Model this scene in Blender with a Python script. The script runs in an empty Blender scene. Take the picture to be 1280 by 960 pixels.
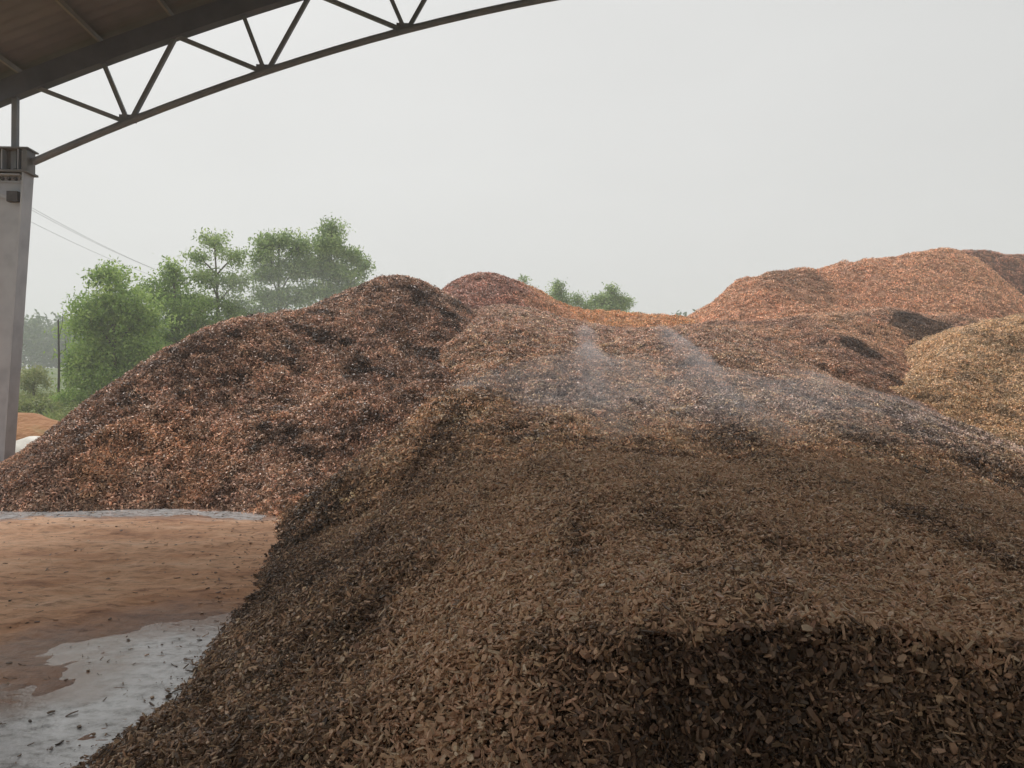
import bpy, bmesh, math, random
import numpy as np
from mathutils import Vector, Matrix

random.seed(7)
rng = np.random.default_rng(7)
scene = bpy.context.scene
COL = scene.collection
R = math.radians

# ------------------------------------------------------------------ camera
F_PX, CX, CY, HOR = 960.0, 640.0, 480.0, 490.0     # in pixels of the 1280x960 photograph
CAM_H = 1.8
PITCH = math.atan((HOR - CY) / F_PX)
cam_d = bpy.data.cameras.new('camera')
cam = bpy.data.objects.new('camera', cam_d); COL.objects.link(cam)
cam.location = (0, 0, CAM_H)
cam.rotation_euler = (math.pi / 2 + PITCH, 0, 0)
cam_d.sensor_width = 36.0
cam_d.lens = 36.0 * F_PX / 1280.0
cam_d.clip_start = 0.05
cam_d.clip_end = 4000
scene.camera = cam

# ------------------------------------------------------------------ overcast sky
SUN_EL, SUN_AZ = R(52), R(-38)          # azimuth measured from +Y towards +X
w = bpy.data.worlds.new('World'); scene.world = w; w.use_nodes = True
nt = w.node_tree; nt.nodes.clear()
out = nt.nodes.new('ShaderNodeOutputWorld')
bg = nt.nodes.new('ShaderNodeBackground')
sky = nt.nodes.new('ShaderNodeTexSky'); sky.sky_type = 'NISHITA'; sky.sun_disc = False
sky.sun_elevation = SUN_EL; sky.sun_rotation = SUN_AZ
sky.air_density = 1.0; sky.dust_density = 6.0; sky.ozone_density = 1.0
hs = nt.nodes.new('ShaderNodeHueSaturation'); hs.inputs['Saturation'].default_value = 0.12
mx = nt.nodes.new('ShaderNodeMix'); mx.data_type = 'RGBA'
mx.inputs[0].default_value = 0.84                    # thick cloud deck
mx.inputs[7].default_value = (7.45, 7.5, 7.4, 1)
nt.links.new(sky.outputs[0], hs.inputs['Color'])
nt.links.new(hs.outputs[0], mx.inputs[6])
tcw = nt.nodes.new('ShaderNodeTexCoord'); nzw = nt.nodes.new('ShaderNodeTexNoise')
nzw.inputs['Scale'].default_value = 2.2; nzw.inputs['Detail'].default_value = 4
mpw = nt.nodes.new('ShaderNodeMapping'); mpw.inputs['Scale'].default_value = (1, 1, 2.5)
nt.links.new(tcw.outputs['Generated'], mpw.inputs[0]); nt.links.new(mpw.outputs[0], nzw.inputs['Vector'])
mrw = nt.nodes.new('ShaderNodeMapRange'); mrw.inputs['To Min'].default_value = 0.93; mrw.inputs['To Max'].default_value = 1.07
nt.links.new(nzw.outputs[0], mrw.inputs[0])
vmw = nt.nodes.new('ShaderNodeVectorMath'); vmw.operation = 'SCALE'        # faint unevenness of the cloud deck
nt.links.new(mx.outputs[2], vmw.inputs[0]); nt.links.new(mrw.outputs[0], vmw.inputs['Scale'])
nt.links.new(vmw.outputs[0], bg.inputs['Color'])
bg.inputs['Strength'].default_value = 0.0595
nt.links.new(bg.outputs[0], out.inputs['Surface'])

sun_d = bpy.data.lights.new('sun', 'SUN'); sun_d.energy = 1.5; sun_d.angle = R(22)
sun_d.color = (1.0, 0.965, 0.92)
sun = bpy.data.objects.new('sun', sun_d); COL.objects.link(sun)
sdir = Vector((math.sin(SUN_AZ) * math.cos(SUN_EL), math.cos(SUN_AZ) * math.cos(SUN_EL), math.sin(SUN_EL)))
sun.rotation_euler = sdir.to_track_quat('Z', 'Y').to_euler()
sun.location = (0, 0, 40)

scene.view_settings.view_transform = 'Standard'
scene.view_settings.look = 'None'
scene.view_settings.exposure = 0.85
scene.view_settings.gamma = 1.0
scene.view_settings.use_curve_mapping = False
scene.render.engine = 'CYCLES'
scene.cycles.max_bounces = 7
scene.cycles.diffuse_bounces = 4
scene.cycles.volume_bounces = 2
scene.cycles.use_denoising = True

# ------------------------------------------------------------------ helpers
def P(px, py, d):
    """photo pixel at depth d (metres along +Y) -> world point"""
    u = (px - CX) / F_PX; v = (CY - py) / F_PX
    sa, ca = math.sin(PITCH), math.cos(PITCH)
    dx, dy, dz = u, ca - v * sa, sa + v * ca
    s = d / dy
    return (dx * s, d, CAM_H + dz * s)

def G(px, py, z=0.0):
    """photo pixel on the horizontal plane z"""
    u = (px - CX) / F_PX; v = (CY - py) / F_PX
    sa, ca = math.sin(PITCH), math.cos(PITCH)
    dx, dy, dz = u, ca - v * sa, sa + v * ca
    s = (z - CAM_H) / dz
    return (dx * s, dy * s, z)

_lat = {}
def vnoise(x, y, seed=0):
    if seed not in _lat:
        _lat[seed] = np.random.default_rng(1000 + seed).random((256, 256))
    L = _lat[seed]
    x = np.asarray(x, float); y = np.asarray(y, float)
    xi = np.floor(x).astype(int); yi = np.floor(y).astype(int)
    fx = x - xi; fy = y - yi
    fx = fx * fx * (3 - 2 * fx); fy = fy * fy * (3 - 2 * fy)
    a = L[xi % 256, yi % 256]; b = L[(xi + 1) % 256, yi % 256]
    c = L[xi % 256, (yi + 1) % 256]; d = L[(xi + 1) % 256, (yi + 1) % 256]
    return (a * (1 - fx) + b * fx) * (1 - fy) + (c * (1 - fx) + d * fx) * fy

def fbm(x, y, scale, seed=0, octv=4, gain=0.5):
    s = np.zeros_like(np.asarray(x, float)); amp = 1.0; tot = 0
    for k in range(octv):
        s = s + amp * vnoise(x / scale + 17.3 * k, y / scale - 9.1 * k, seed + k)
        tot += amp; amp *= gain; scale *= 0.5
    return s / tot            # 0..1

def link_mesh(name, verts, faces, mat=None, parent=None, smooth=False):
    me = bpy.data.meshes.new(name)
    me.from_pydata([tuple(v) for v in verts] if not isinstance(verts, np.ndarray) else verts.tolist(), [],
                   faces if not isinstance(faces, np.ndarray) else faces.tolist())
    me.update()
    if smooth:
        me.polygons.foreach_set('use_smooth', [True] * len(me.polygons))
    if mat: me.materials.append(mat)
    o = bpy.data.objects.new(name, me); COL.objects.link(o)
    if parent is not None: o.parent = parent
    return o

def tag(o, label=None, cat=None, group=None, kind=None):
    if label: o['label'] = label
    if cat: o['category'] = cat
    if group: o['group'] = group
    if kind: o['kind'] = kind
    return o

def empty(name, loc=(0, 0, 0)):
    o = bpy.data.objects.new(name, None); COL.objects.link(o); o.location = loc
    o.empty_display_size = 0.2
    return o

class MB:
    def __init__(self): self.v = []; self.f = []
    def box(self, c, s, rot=None):
        b = len(self.v)
        for dx, dy, dz in ((-1,-1,-1),(1,-1,-1),(1,1,-1),(-1,1,-1),(-1,-1,1),(1,-1,1),(1,1,1),(-1,1,1)):
            p = Vector((dx*s[0]/2, dy*s[1]/2, dz*s[2]/2))
            if rot is not None: p = rot @ p
            self.v.append((c[0]+p.x, c[1]+p.y, c[2]+p.z))
        for q in ((0,3,2,1),(4,5,6,7),(0,1,5,4),(1,2,6,5),(2,3,7,6),(3,0,4,7)):
            self.f.append(tuple(b+i for i in q))
        return self
    def beam(self, p, q, wd, ht, up=(0, 1, 0)):
        """bar from p to q; wd along `up` direction, ht across"""
        p = Vector(p); q = Vector(q); z = (q - p)
        L = z.length; z.normalize()
        x = Vector(up); x = (x - z * x.dot(z)).normalized(); y = z.cross(x)
        rot = Matrix((x, y, z)).transposed()
        return self.box((p + q) / 2, (wd, ht, L), rot)
    def tube(self, pts, radii, n=8, caps=True):
        pts = [Vector(p) for p in pts]
        prev = None; b0 = len(self.v)
        for i, p in enumerate(pts):
            t = (pts[min(i+1, len(pts)-1)] - pts[max(i-1, 0)]).normalized()
            a = Vector((1, 0, 0)) if abs(t.x) < 0.8 else Vector((0, 1, 0))
            x = (a - t * a.dot(t)).normalized() if prev is None else (prev - t * prev.dot(t)).normalized()
            prev = x; y = t.cross(x)
            for k in range(n):
                an = 2 * math.pi * k / n
                v = p + (x * math.cos(an) + y * math.sin(an)) * radii[i]
                self.v.append(tuple(v))
        for i in range(len(pts) - 1):
            for k in range(n):
                a = b0 + i*n + k; b = b0 + i*n + (k+1) % n
                self.f.append((a, b, b+n, a+n))
        if caps:
            self.f.append(tuple(b0 + k for k in reversed(range(n))))
            e = b0 + (len(pts)-1)*n
            self.f.append(tuple(e + k for k in range(n)))
        return self
    def build(self, name, mat, parent=None, smooth=False):
        return link_mesh(name, self.v, self.f, mat, parent, smooth)

# ------------------------------------------------------------------ materials
def new_mat(name):
    m = bpy.data.materials.new(name); m.use_nodes = True
    n = m.node_tree; b = n.nodes['Principled BSDF']
    return m, n, b

def ramp(n, stops):
    r = n.nodes.new('ShaderNodeValToRGB')
    while len(r.color_ramp.elements) < len(stops): r.color_ramp.elements.new(0.5)
    for e, (p, c) in zip(r.color_ramp.elements, stops):
        e.position = p; e.color = (*c, 1)
    return r

def noise_mat(name, stops, scale=4.0, detail=8, rough=0.85, bump=0.4, bump_scale=None, bdist=0.02, spec=0.3, rough_var=0.0):
    m, n, b = new_mat(name)
    tc = n.nodes.new('ShaderNodeNewGeometry')
    nz = n.nodes.new('ShaderNodeTexNoise'); nz.inputs['Scale'].default_value = scale
    nz.inputs['Detail'].default_value = detail; nz.inputs['Roughness'].default_value = 0.62
    n.links.new(tc.outputs['Position'], nz.inputs['Vector'])
    r = ramp(n, stops); n.links.new(nz.outputs[0], r.inputs[0])
    n.links.new(r.outputs[0], b.inputs['Base Color'])
    b.inputs['Roughness'].default_value = rough
    b.inputs['Specular IOR Level'].default_value = spec
    if rough_var:
        mp = n.nodes.new('ShaderNodeMapRange'); mp.inputs['To Min'].default_value = rough - rough_var
        mp.inputs['To Max'].default_value = rough + rough_var
        n.links.new(nz.outputs[0], mp.inputs[0]); n.links.new(mp.outputs[0], b.inputs['Roughness'])
    if bump:
        nb = n.nodes.new('ShaderNodeTexNoise'); nb.inputs['Scale'].default_value = bump_scale or scale * 4
        nb.inputs['Detail'].default_value = 6
        n.links.new(tc.outputs['Position'], nb.inputs['Vector'])
        bp = n.nodes.new('ShaderNodeBump'); bp.inputs['Strength'].default_value = bump
        bp.inputs['Distance'].default_value = bdist
        n.links.new(nb.outputs[0], bp.inputs['Height']); n.links.new(bp.outputs[0], b.inputs['Normal'])
    return m

def chip_mat():
    """colour comes from the chip itself (per chip tint) and the tone of each flake"""
    m, n, b = new_mat('wood_chip')
    a = n.nodes.new('ShaderNodeAttribute'); a.attribute_type = 'INSTANCER'; a.attribute_name = 'col'
    t = n.nodes.new('ShaderNodeAttribute'); t.attribute_type = 'GEOMETRY'; t.attribute_name = 'tone'
    tc = n.nodes.new('ShaderNodeTexCoord')
    mp = n.nodes.new('ShaderNodeMapping'); mp.inputs['Scale'].default_value = (20, 180, 180)
    nz = n.nodes.new('ShaderNodeTexNoise'); nz.inputs['Scale'].default_value = 1.0; nz.inputs['Detail'].default_value = 3
    n.links.new(tc.outputs['Object'], mp.inputs[0]); n.links.new(mp.outputs[0], nz.inputs['Vector'])
    g = n.nodes.new('ShaderNodeMapRange'); g.inputs['To Min'].default_value = 0.72; g.inputs['To Max'].default_value = 1.28
    n.links.new(nz.outputs[0], g.inputs[0])
    mu = n.nodes.new('ShaderNodeMath'); mu.operation = 'MULTIPLY'
    n.links.new(t.outputs['Fac'], mu.inputs[0]); n.links.new(g.outputs[0], mu.inputs[1])
    vm = n.nodes.new('ShaderNodeVectorMath'); vm.operation = 'SCALE'
    n.links.new(a.outputs['Color'], vm.inputs[0]); n.links.new(mu.outputs[0], vm.inputs['Scale'])
    n.links.new(vm.outputs[0], b.inputs['Base Color'])
    b.inputs['Roughness'].default_value = 0.44
    b.inputs['Specular IOR Level'].default_value = 0.42
    return m

M = {}
M['chip'] = chip_mat()
def heap_core(name, a, b_, c):
    return noise_mat(name, [(0.28, a), (0.5, b_), (0.72, c)], scale=22, detail=8, rough=0.92, bump=0.9, bump_scale=38, bdist=0.03, spec=0.15)
M['core_dark'] = heap_core('damp_chip_core', (0.04, 0.026, 0.016), (0.10, 0.066, 0.04), (0.18, 0.12, 0.072))
M['core_red'] = heap_core('red_chip_core', (0.06, 0.038, 0.029), (0.16, 0.098, 0.073), (0.30, 0.19, 0.14))
M['core_orange'] = heap_core('orange_chip_core', (0.26, 0.135, 0.09), (0.45, 0.25, 0.165), (0.60, 0.36, 0.25))
M['core_tan'] = heap_core('tan_chip_core', (0.16, 0.11, 0.06), (0.36, 0.26, 0.15), (0.58, 0.43, 0.26))
def dirt_mat():
    m, n, b = new_mat('orange_dirt')
    g = n.nodes.new('ShaderNodeNewGeometry')
    def nz(scale, detail, rough, sc=(1, 1, 1)):
        mp = n.nodes.new('ShaderNodeMapping'); mp.inputs['Scale'].default_value = sc; mp.inputs['Rotation'].default_value = (0, 0, 0.25)
        n.links.new(g.outputs['Position'], mp.inputs[0])
        t = n.nodes.new('ShaderNodeTexNoise'); t.inputs['Scale'].default_value = scale; t.inputs['Detail'].default_value = detail; t.inputs['Roughness'].default_value = rough
        n.links.new(mp.outputs[0], t.inputs['Vector']); return t.outputs[0]
    r = ramp(n, [(0.30, (0.42, 0.20, 0.105)), (0.44, (0.65, 0.345, 0.19)), (0.56, (0.77, 0.455, 0.275)), (0.72, (0.82, 0.55, 0.38))])
    n.links.new(nz(1.1, 12, 0.68, (0.6, 1.6, 1)), r.inputs[0])
    r2 = ramp(n, [(0.36, (0.34, 0.28, 0.25)), (0.45, (0.8, 0.78, 0.76)), (0.52, (1.0, 1.0, 1.0)), (0.68, (1.1, 1.1, 1.1))])
    n.links.new(nz(9, 10, 0.75, (0.5, 1.5, 1)), r2.inputs[0])
    mx_ = n.nodes.new('ShaderNodeMix'); mx_.data_type = 'RGBA'; mx_.blend_type = 'MULTIPLY'; mx_.inputs[0].default_value = 0.8
    n.links.new(r.outputs[0], mx_.inputs[6]); n.links.new(r2.outputs[0], mx_.inputs[7]); n.links.new(mx_.outputs[2], b.inputs['Base Color'])
    md = n.nodes.new('ShaderNodeAttribute'); md.attribute_name = 'mud'
    mm = n.nodes.new('ShaderNodeMix'); mm.data_type = 'RGBA'; mm.blend_type = 'MULTIPLY'; mm.inputs[7].default_value = (0.50, 0.44, 0.42, 1)
    n.links.new(md.outputs['Fac'], mm.inputs[0]); n.links.new(mx_.outputs[2], mm.inputs[6]); n.links.new(mm.outputs[2], b.inputs['Base Color'])
    rg = n.nodes.new('ShaderNodeMapRange'); rg.inputs['To Min'].default_value = 0.75; rg.inputs['To Max'].default_value = 0.32
    n.links.new(md.outputs['Fac'], rg.inputs[0]); n.links.new(rg.outputs[0], b.inputs['Roughness'])
    b.inputs['Specular IOR Level'].default_value = 0.4
    bp = n.nodes.new('ShaderNodeBump'); bp.inputs['Strength'].default_value = 0.7; bp.inputs['Distance'].default_value = 0.03
    n.links.new(nz(14, 8, 0.65), bp.inputs['Height']); n.links.new(bp.outputs[0], b.inputs['Normal'])
    return m
M['dirt'] = dirt_mat()
M['ground'] = noise_mat('field_ground', [(0.3, (0.06, 0.09, 0.025)), (0.5, (0.11, 0.15, 0.045)), (0.72, (0.19, 0.18, 0.07))], scale=0.35, detail=10, rough=0.9, bump=0.6, bump_scale=6, bdist=0.1)
M['earth'] = noise_mat('orange_earth', [(0.3, (0.30, 0.13, 0.055)), (0.55, (0.42, 0.21, 0.10)), (0.75, (0.30, 0.24, 0.11))], scale=1.2, detail=10, rough=0.9, bump=0.7, bump_scale=7, bdist=0.08)
M['tarp'] = noise_mat('pale_sheet', [(0.3, (0.45, 0.42, 0.36)), (0.6, (0.66, 0.63, 0.56)), (0.8, (0.72, 0.70, 0.65))], scale=2.2, rough=0.5, bump=0.3, bump_scale=9, bdist=0.03)
M['steel'] = noise_mat('grey_painted_steel', [(0.3, (0.34, 0.37, 0.42)), (0.55, (0.47, 0.505, 0.56)), (0.8, (0.55, 0.585, 0.63))], scale=1.6, detail=10, rough=0.5, bump=0.08, bump_scale=30, bdist=0.004, spec=0.4)
M['truss'] = noise_mat('dull_dark_steel', [(0.3, (0.15, 0.17, 0.20)), (0.6, (0.21, 0.23, 0.26)), (0.85, (0.25, 0.22, 0.19))], scale=2.5, detail=8, rough=0.6, bump=0.1, bump_scale=40, bdist=0.004)
M['chord'] = noise_mat('blue_grey_steel', [(0.3, (0.08, 0.095, 0.13)), (0.6, (0.12, 0.135, 0.175)), (0.8, (0.16, 0.165, 0.19))], scale=1.5, detail=8, rough=0.6, bump=0.08, bump_scale=30, bdist=0.004)
M['purlin'] = noise_mat('galvanised_purlin', [(0.3, (0.17, 0.16, 0.15)), (0.7, (0.27, 0.255, 0.235))], scale=2.0, rough=0.55, bump=0.05)
M['roof'] = noise_mat('brown_roof_sheet', [(0.3, (0.12, 0.12, 0.132)), (0.55, (0.17, 0.168, 0.182)), (0.8, (0.215, 0.21, 0.22))], scale=0.7, detail=10, rough=0.6, bump=0.05)
M['cap'] = noise_mat('shaded_cap_steel', [(0.3, (0.13, 0.135, 0.145)), (0.55, (0.18, 0.185, 0.195)), (0.8, (0.25, 0.25, 0.255))], scale=3, detail=10, rough=0.55, bump=0.08, bump_scale=30, bdist=0.004)  # darker steel for the cap plates: their shade is put into the colour
M['bolt'] = noise_mat('bolt_steel', [(0.3, (0.05, 0.05, 0.055)), (0.7, (0.10, 0.10, 0.11))], scale=9, rough=0.5, bump=0)
M['concrete'] = noise_mat('pole_concrete', [(0.3, (0.24, 0.23, 0.21)), (0.7, (0.36, 0.35, 0.33))], scale=3, rough=0.85)
M['wire'] = noise_mat('wire_metal', [(0.3, (0.14, 0.14, 0.15)), (0.7, (0.2, 0.2, 0.21))], scale=3, rough=0.5, bump=0)
M['dark_pole'] = noise_mat('dark_wood', [(0.3, (0.05, 0.045, 0.04)), (0.7, (0.09, 0.08, 0.07))], scale=6, rough=0.85)
M['bark'] = noise_mat('tree_bark', [(0.3, (0.10, 0.085, 0.065)), (0.7, (0.20, 0.17, 0.13))], scale=9, rough=0.9)

def wet_mat():
    m, n, b = new_mat('wet_concrete')
    g = n.nodes.new('ShaderNodeNewGeometry')
    mp = n.nodes.new('ShaderNodeMapping'); mp.inputs['Scale'].default_value = (0.9, 1.2, 1.0)
    n.links.new(g.outputs['Position'], mp.inputs[0])
    nz = n.nodes.new('ShaderNodeTexNoise'); nz.inputs['Scale'].default_value = 9; nz.inputs['Detail'].default_value = 14; nz.inputs['Roughness'].default_value = 0.7
    n.links.new(mp.outputs[0], nz.inputs['Vector'])
    r = ramp(n, [(0.34, (0.11, 0.10, 0.095)), (0.43, (0.38, 0.37, 0.365)), (0.51, (0.62, 0.62, 0.63)), (0.66, (0.78, 0.78, 0.80))])
    n.links.new(nz.outputs[0], r.inputs[0])
    md = n.nodes.new('ShaderNodeAttribute'); md.attribute_name = 'mud'
    mm = n.nodes.new('ShaderNodeMix'); mm.data_type = 'RGBA'; mm.inputs[7].default_value = (0.27, 0.155, 0.095, 1)    # mud washed over the rim
    n.links.new(md.outputs['Fac'], mm.inputs[0]); n.links.new(r.outputs[0], mm.inputs[6]); n.links.new(mm.outputs[2], b.inputs['Base Color'])
    rr = n.nodes.new('ShaderNodeMapRange'); rr.inputs['To Min'].default_value = 0.04; rr.inputs['To Max'].default_value = 0.38
    n2 = n.nodes.new('ShaderNodeTexNoise'); n2.inputs['Scale'].default_value = 3.5; n2.inputs['Detail'].default_value = 6
    n.links.new(mp.outputs[0], n2.inputs['Vector'])
    n.links.new(n2.outputs[0], rr.inputs[0]); n.links.new(rr.outputs[0], b.inputs['Roughness'])
    b.inputs['Specular IOR Level'].default_value = 0.85
    nb = n.nodes.new('ShaderNodeTexNoise'); nb.inputs['Scale'].default_value = 28; nb.inputs['Detail'].default_value = 6
    n.links.new(g.outputs['Position'], nb.inputs['Vector'])
    bp = n.nodes.new('ShaderNodeBump'); bp.inputs['Strength'].default_value = 0.3; bp.inputs['Distance'].default_value = 0.01
    n.links.new(nb.outputs[0], bp.inputs['Height']); n.links.new(bp.outputs[0], b.inputs['Normal'])
    return m
M['wet'] = wet_mat()

def leaf_mat(name, dark, mid, light):
    m, n, b = new_mat(name)
    t = n.nodes.new('ShaderNodeAttribute'); t.attribute_name = 'tone'
    r = ramp(n, [(0.0, dark), (0.5, mid), (1.0, light)])
    n.links.new(t.outputs['Fac'], r.inputs[0])
    n.links.new(r.outputs[0], b.inputs['Base Color'])
    b.inputs['Roughness'].default_value = 0.55
    b.inputs['Specular IOR Level'].default_value = 0.25
    tr = n.nodes.new('ShaderNodeBsdfTranslucent'); n.links.new(r.outputs[0], tr.inputs['Color'])
    mix = n.nodes.new('ShaderNodeMixShader'); mix.inputs[0].default_value = 0.45
    o = n.nodes['Material Output']
    n.links.new(b.outputs[0], mix.inputs[1]); n.links.new(tr.outputs[0], mix.inputs[2]); n.links.new(mix.outputs[0], o.inputs['Surface'])
    return m
M['leaf_a'] = leaf_mat('acacia_leaf', (0.14, 0.23, 0.055), (0.33, 0.48, 0.125), (0.52, 0.64, 0.21))
M['leaf_b'] = leaf_mat('acacia_leaf_grey', (0.14, 0.22, 0.075), (0.33, 0.45, 0.165), (0.52, 0.62, 0.26))
M['leaf_far'] = leaf_mat('far_leaf', (0.06, 0.10, 0.05), (0.10, 0.155, 0.07), (0.17, 0.22, 0.09))
M['grass'] = leaf_mat('grass_blade', (0.13, 0.17, 0.06), (0.24, 0.30, 0.10), (0.42, 0.42, 0.19))

# ------------------------------------------------------------------ ground
def terrain(x, y):
    """the field rises gently behind the heaps"""
    x = np.asarray(x, float); y = np.asarray(y, float)
    t = np.clip((y - 25.0) / 16.0, 0, 1); t = t*t*(3-2*t)
    t2 = np.clip((y - 45.0) / 85.0, 0, 1); t2 = t2*t2*(3-2*t2)
    return t * (0.8 + 0.9 * fbm(x, y, 9.0, 40, 3)) + t2 * 4.2

def build_ground():
    xs = np.unique(np.concatenate([np.linspace(-900, -80, 18), np.linspace(-80, 80, 90), np.linspace(80, 900, 18)]))
    ys = np.unique(np.concatenate([np.linspace(-300, -10, 12), np.linspace(-10, 24, 18), np.linspace(24, 70, 60), np.linspace(70, 140, 24), np.linspace(140, 1500, 18)]))
    X, Y = np.meshgrid(xs, ys); Z = terrain(X, Y)
    v = np.stack([X.ravel(), Y.ravel(), Z.ravel()], 1)
    nx, ny = len(xs), len(ys)
    i = np.arange(ny-1)[:, None]*nx + np.arange(nx-1)[None, :]
    f = np.stack([i, i+1, i+nx+1, i+nx], -1).reshape(-1, 4)
    o = link_mesh('ground', v, f, M['ground'], smooth=True)
    tag(o, kind='structure')
build_ground()

def poly_sd(x, y, poly):
    """signed distance to polygon (negative inside)"""
    poly = np.array(poly); n = len(poly)
    d = np.full(np.shape(x), 1e9); ins = np.zeros(np.shape(x), bool)
    for k in range(n):
        ax, ay = poly[k]; bx, by = poly[(k+1) % n]
        ex, ey = bx-ax, by-ay
        t = np.clip(((x-ax)*ex + (y-ay)*ey) / (ex*ex+ey*ey), 0, 1)
        d = np.minimum(d, np.hypot(x-ax-t*ex, y-ay-t*ey))
        c = ((ay > y) != (by > y)) & (x < (bx-ax)*(y-ay)/((by-ay) if by != ay else 1e-9) + ax)
        ins ^= c
    return np.where(ins, -d, d)

WET_POLY = [G(px, py)[:2] for px, py in ((-260, 905), (-60, 885), (0, 872), (70, 858), (95, 830), (40, 824), (100, 806), (190, 782), (330, 774), (420, 800), (300, 1000), (0, 1100), (-500, 1100))]
STRIP_POLY = [G(px, py)[:2] for px, py in ((-60, 652), (0, 652), (60, 645), (140, 648), (240, 646), (330, 652), (350, 643), (200, 635), (0, 637), (-60, 644))]
WET_Z = 0.014
def yard_z(x, y):
    sd = poly_sd(x, y, WET_POLY) + 0.5 * (fbm(x, y, 0.45, 60, 5, 0.62) - 0.5)
    sd2 = poly_sd(x, y, STRIP_POLY) + 0.4 * (fbm(x, y, 0.6, 64, 4, 0.6) - 0.5)
    m = np.clip(np.minimum(sd, sd2) / 0.7 + 0.3, 0, 1)
    rel = 0.016 + 0.055 * (fbm(x, y, 1.7, 66, 5, 0.55))
    ruts = 0.03 * np.sin(y * 5.2 + 0.35 * x + 3.0 * fbm(x, y, 2.5, 71, 2)) * np.clip(1 - abs(y - 9.6) / 1.5, 0, 1)
    chop = 0.055 * (fbm(x, y, 0.22, 75, 3) - 0.5)
    isl = 0.016 * np.clip((fbm(x*0.5, y, 0.12, 77, 4, 0.7) - 0.66) / 0.08, 0, 1)
    fine = 0.022 * (fbm(x*0.7, y, 0.13, 78, 3, 0.65) - 0.5)
    return np.maximum(0.003 + m * (rel + ruts + chop) + fine*np.clip(m*3, 0, 1), isl)

def build_yard():
    xs = np.arange(-14, 0.61, 0.04); ys = np.arange(2.0, 15.01, 0.035)
    X, Y = np.meshgrid(xs, ys); Z = yard_z(X, Y)
    v = np.stack([X.ravel(), Y.ravel(), Z.ravel()], 1)
    nx, ny = len(xs), len(ys)
    i = np.arange(ny-1)[:, None]*nx + np.arange(nx-1)[None, :]
    f = np.stack([i, i+1, i+nx+1, i+nx], -1).reshape(-1, 4)
    o = link_mesh('dirt_yard', v, f, M['dirt'], smooth=True)
    # mud stain round the wet slab and along the toe of the left heap
    sd = np.minimum(poly_sd(X, Y, WET_POLY), poly_sd(X, Y, STRIP_POLY)*1.6) + 0.9*(fbm(X, Y, 0.9, 90, 5, 0.6) - 0.5)
    at = o.data.attributes.new('mud', 'FLOAT', 'POINT'); at.data.foreach_set('value', np.clip(1 - sd/0.55, 0, 1).astype(np.float32).ravel())
    tag(o, kind='structure')
    xs = np.arange(-9, 0.5, 0.05); ys = np.arange(2.2, 6.6, 0.05); X, Y = np.meshgrid(xs, ys); nx, ny = len(xs), len(ys)
    i = np.arange(ny-1)[:, None]*nx + np.arange(nx-1)[None, :]
    o = link_mesh('wet_concrete', np.stack([X.ravel(), Y.ravel(), np.full(X.size, WET_Z)], 1), np.stack([i, i+1, i+nx+1, i+nx], -1).reshape(-1, 4), M['wet'])
    sd = poly_sd(X, Y, WET_POLY) + 0.5*(fbm(X, Y, 0.45, 60, 5, 0.62) - 0.5)
    at = o.data.attributes.new('mud', 'FLOAT', 'POINT'); at.data.foreach_set('value', np.clip(1 + (sd + 0.30*(fbm(X, Y, 0.3, 95, 4, 0.65)-0.5) + 0.12)/0.30, 0, 1).astype(np.float32).ravel())
    tag(o, kind='structure')
    o = link_mesh('puddle', [(-9, 10.0, WET_Z), (-2, 10.0, WET_Z), (-2, 12.6, WET_Z), (-9, 12.6, WET_Z)], [(0, 1, 2, 3)], M['wet'])
    tag(o, kind='structure')
    # dirt apron beyond the yard: shed floor behind and right of the camera
    o = link_mesh('shed_floor', [(-19, -12, 0.006), (26, -12, 0.006), (26, 2.0, 0.006), (-19, 2.0, 0.006)], [(0, 1, 2, 3)], M['dirt'])
    tag(o, kind='structure')
build_yard()

# ------------------------------------------------------------------ heaps
class TPS:
    def __init__(self, pts, lam=0.02):
        p = np.array(pts, float); self.c = p[:, :2]; n = len(p)
        K = self.k(self.c, self.c) + lam * np.eye(n)
        A = np.zeros((n+3, n+3)); A[:n, :n] = K; A[:n, n] = 1; A[:n, n+1:] = self.c; A[n, :n] = 1; A[n+1:, :n] = self.c.T
        b = np.zeros(n+3); b[:n] = p[:, 2]
        self.w = np.linalg.solve(A, b)
    @staticmethod
    def k(a, b):
        r2 = ((a[:, None, :] - b[None, :, :])**2).sum(-1)
        return np.where(r2 > 1e-12, 0.5 * r2 * np.log(r2 + 1e-12), 0)
    def __call__(self, x, y):
        sh = np.shape(x); q = np.stack([np.ravel(x), np.ravel(y)], 1)
        o = np.empty(len(q)); n = len(self.c)
        for s in range(0, len(q), 60000):
            e = q[s:s+60000]
            o[s:s+60000] = self.k(e, self.c) @ self.w[:n] + self.w[n] + e @ self.w[n+1:]
        return o.reshape(sh)

def smin(a, b, k):
    h = np.clip(0.5 + 0.5*(b-a)/k, 0, 1)
    return b*(1-h) + a*h - k*h*(1-h)

def W(x, y, z): return (x, y, z)

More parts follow.
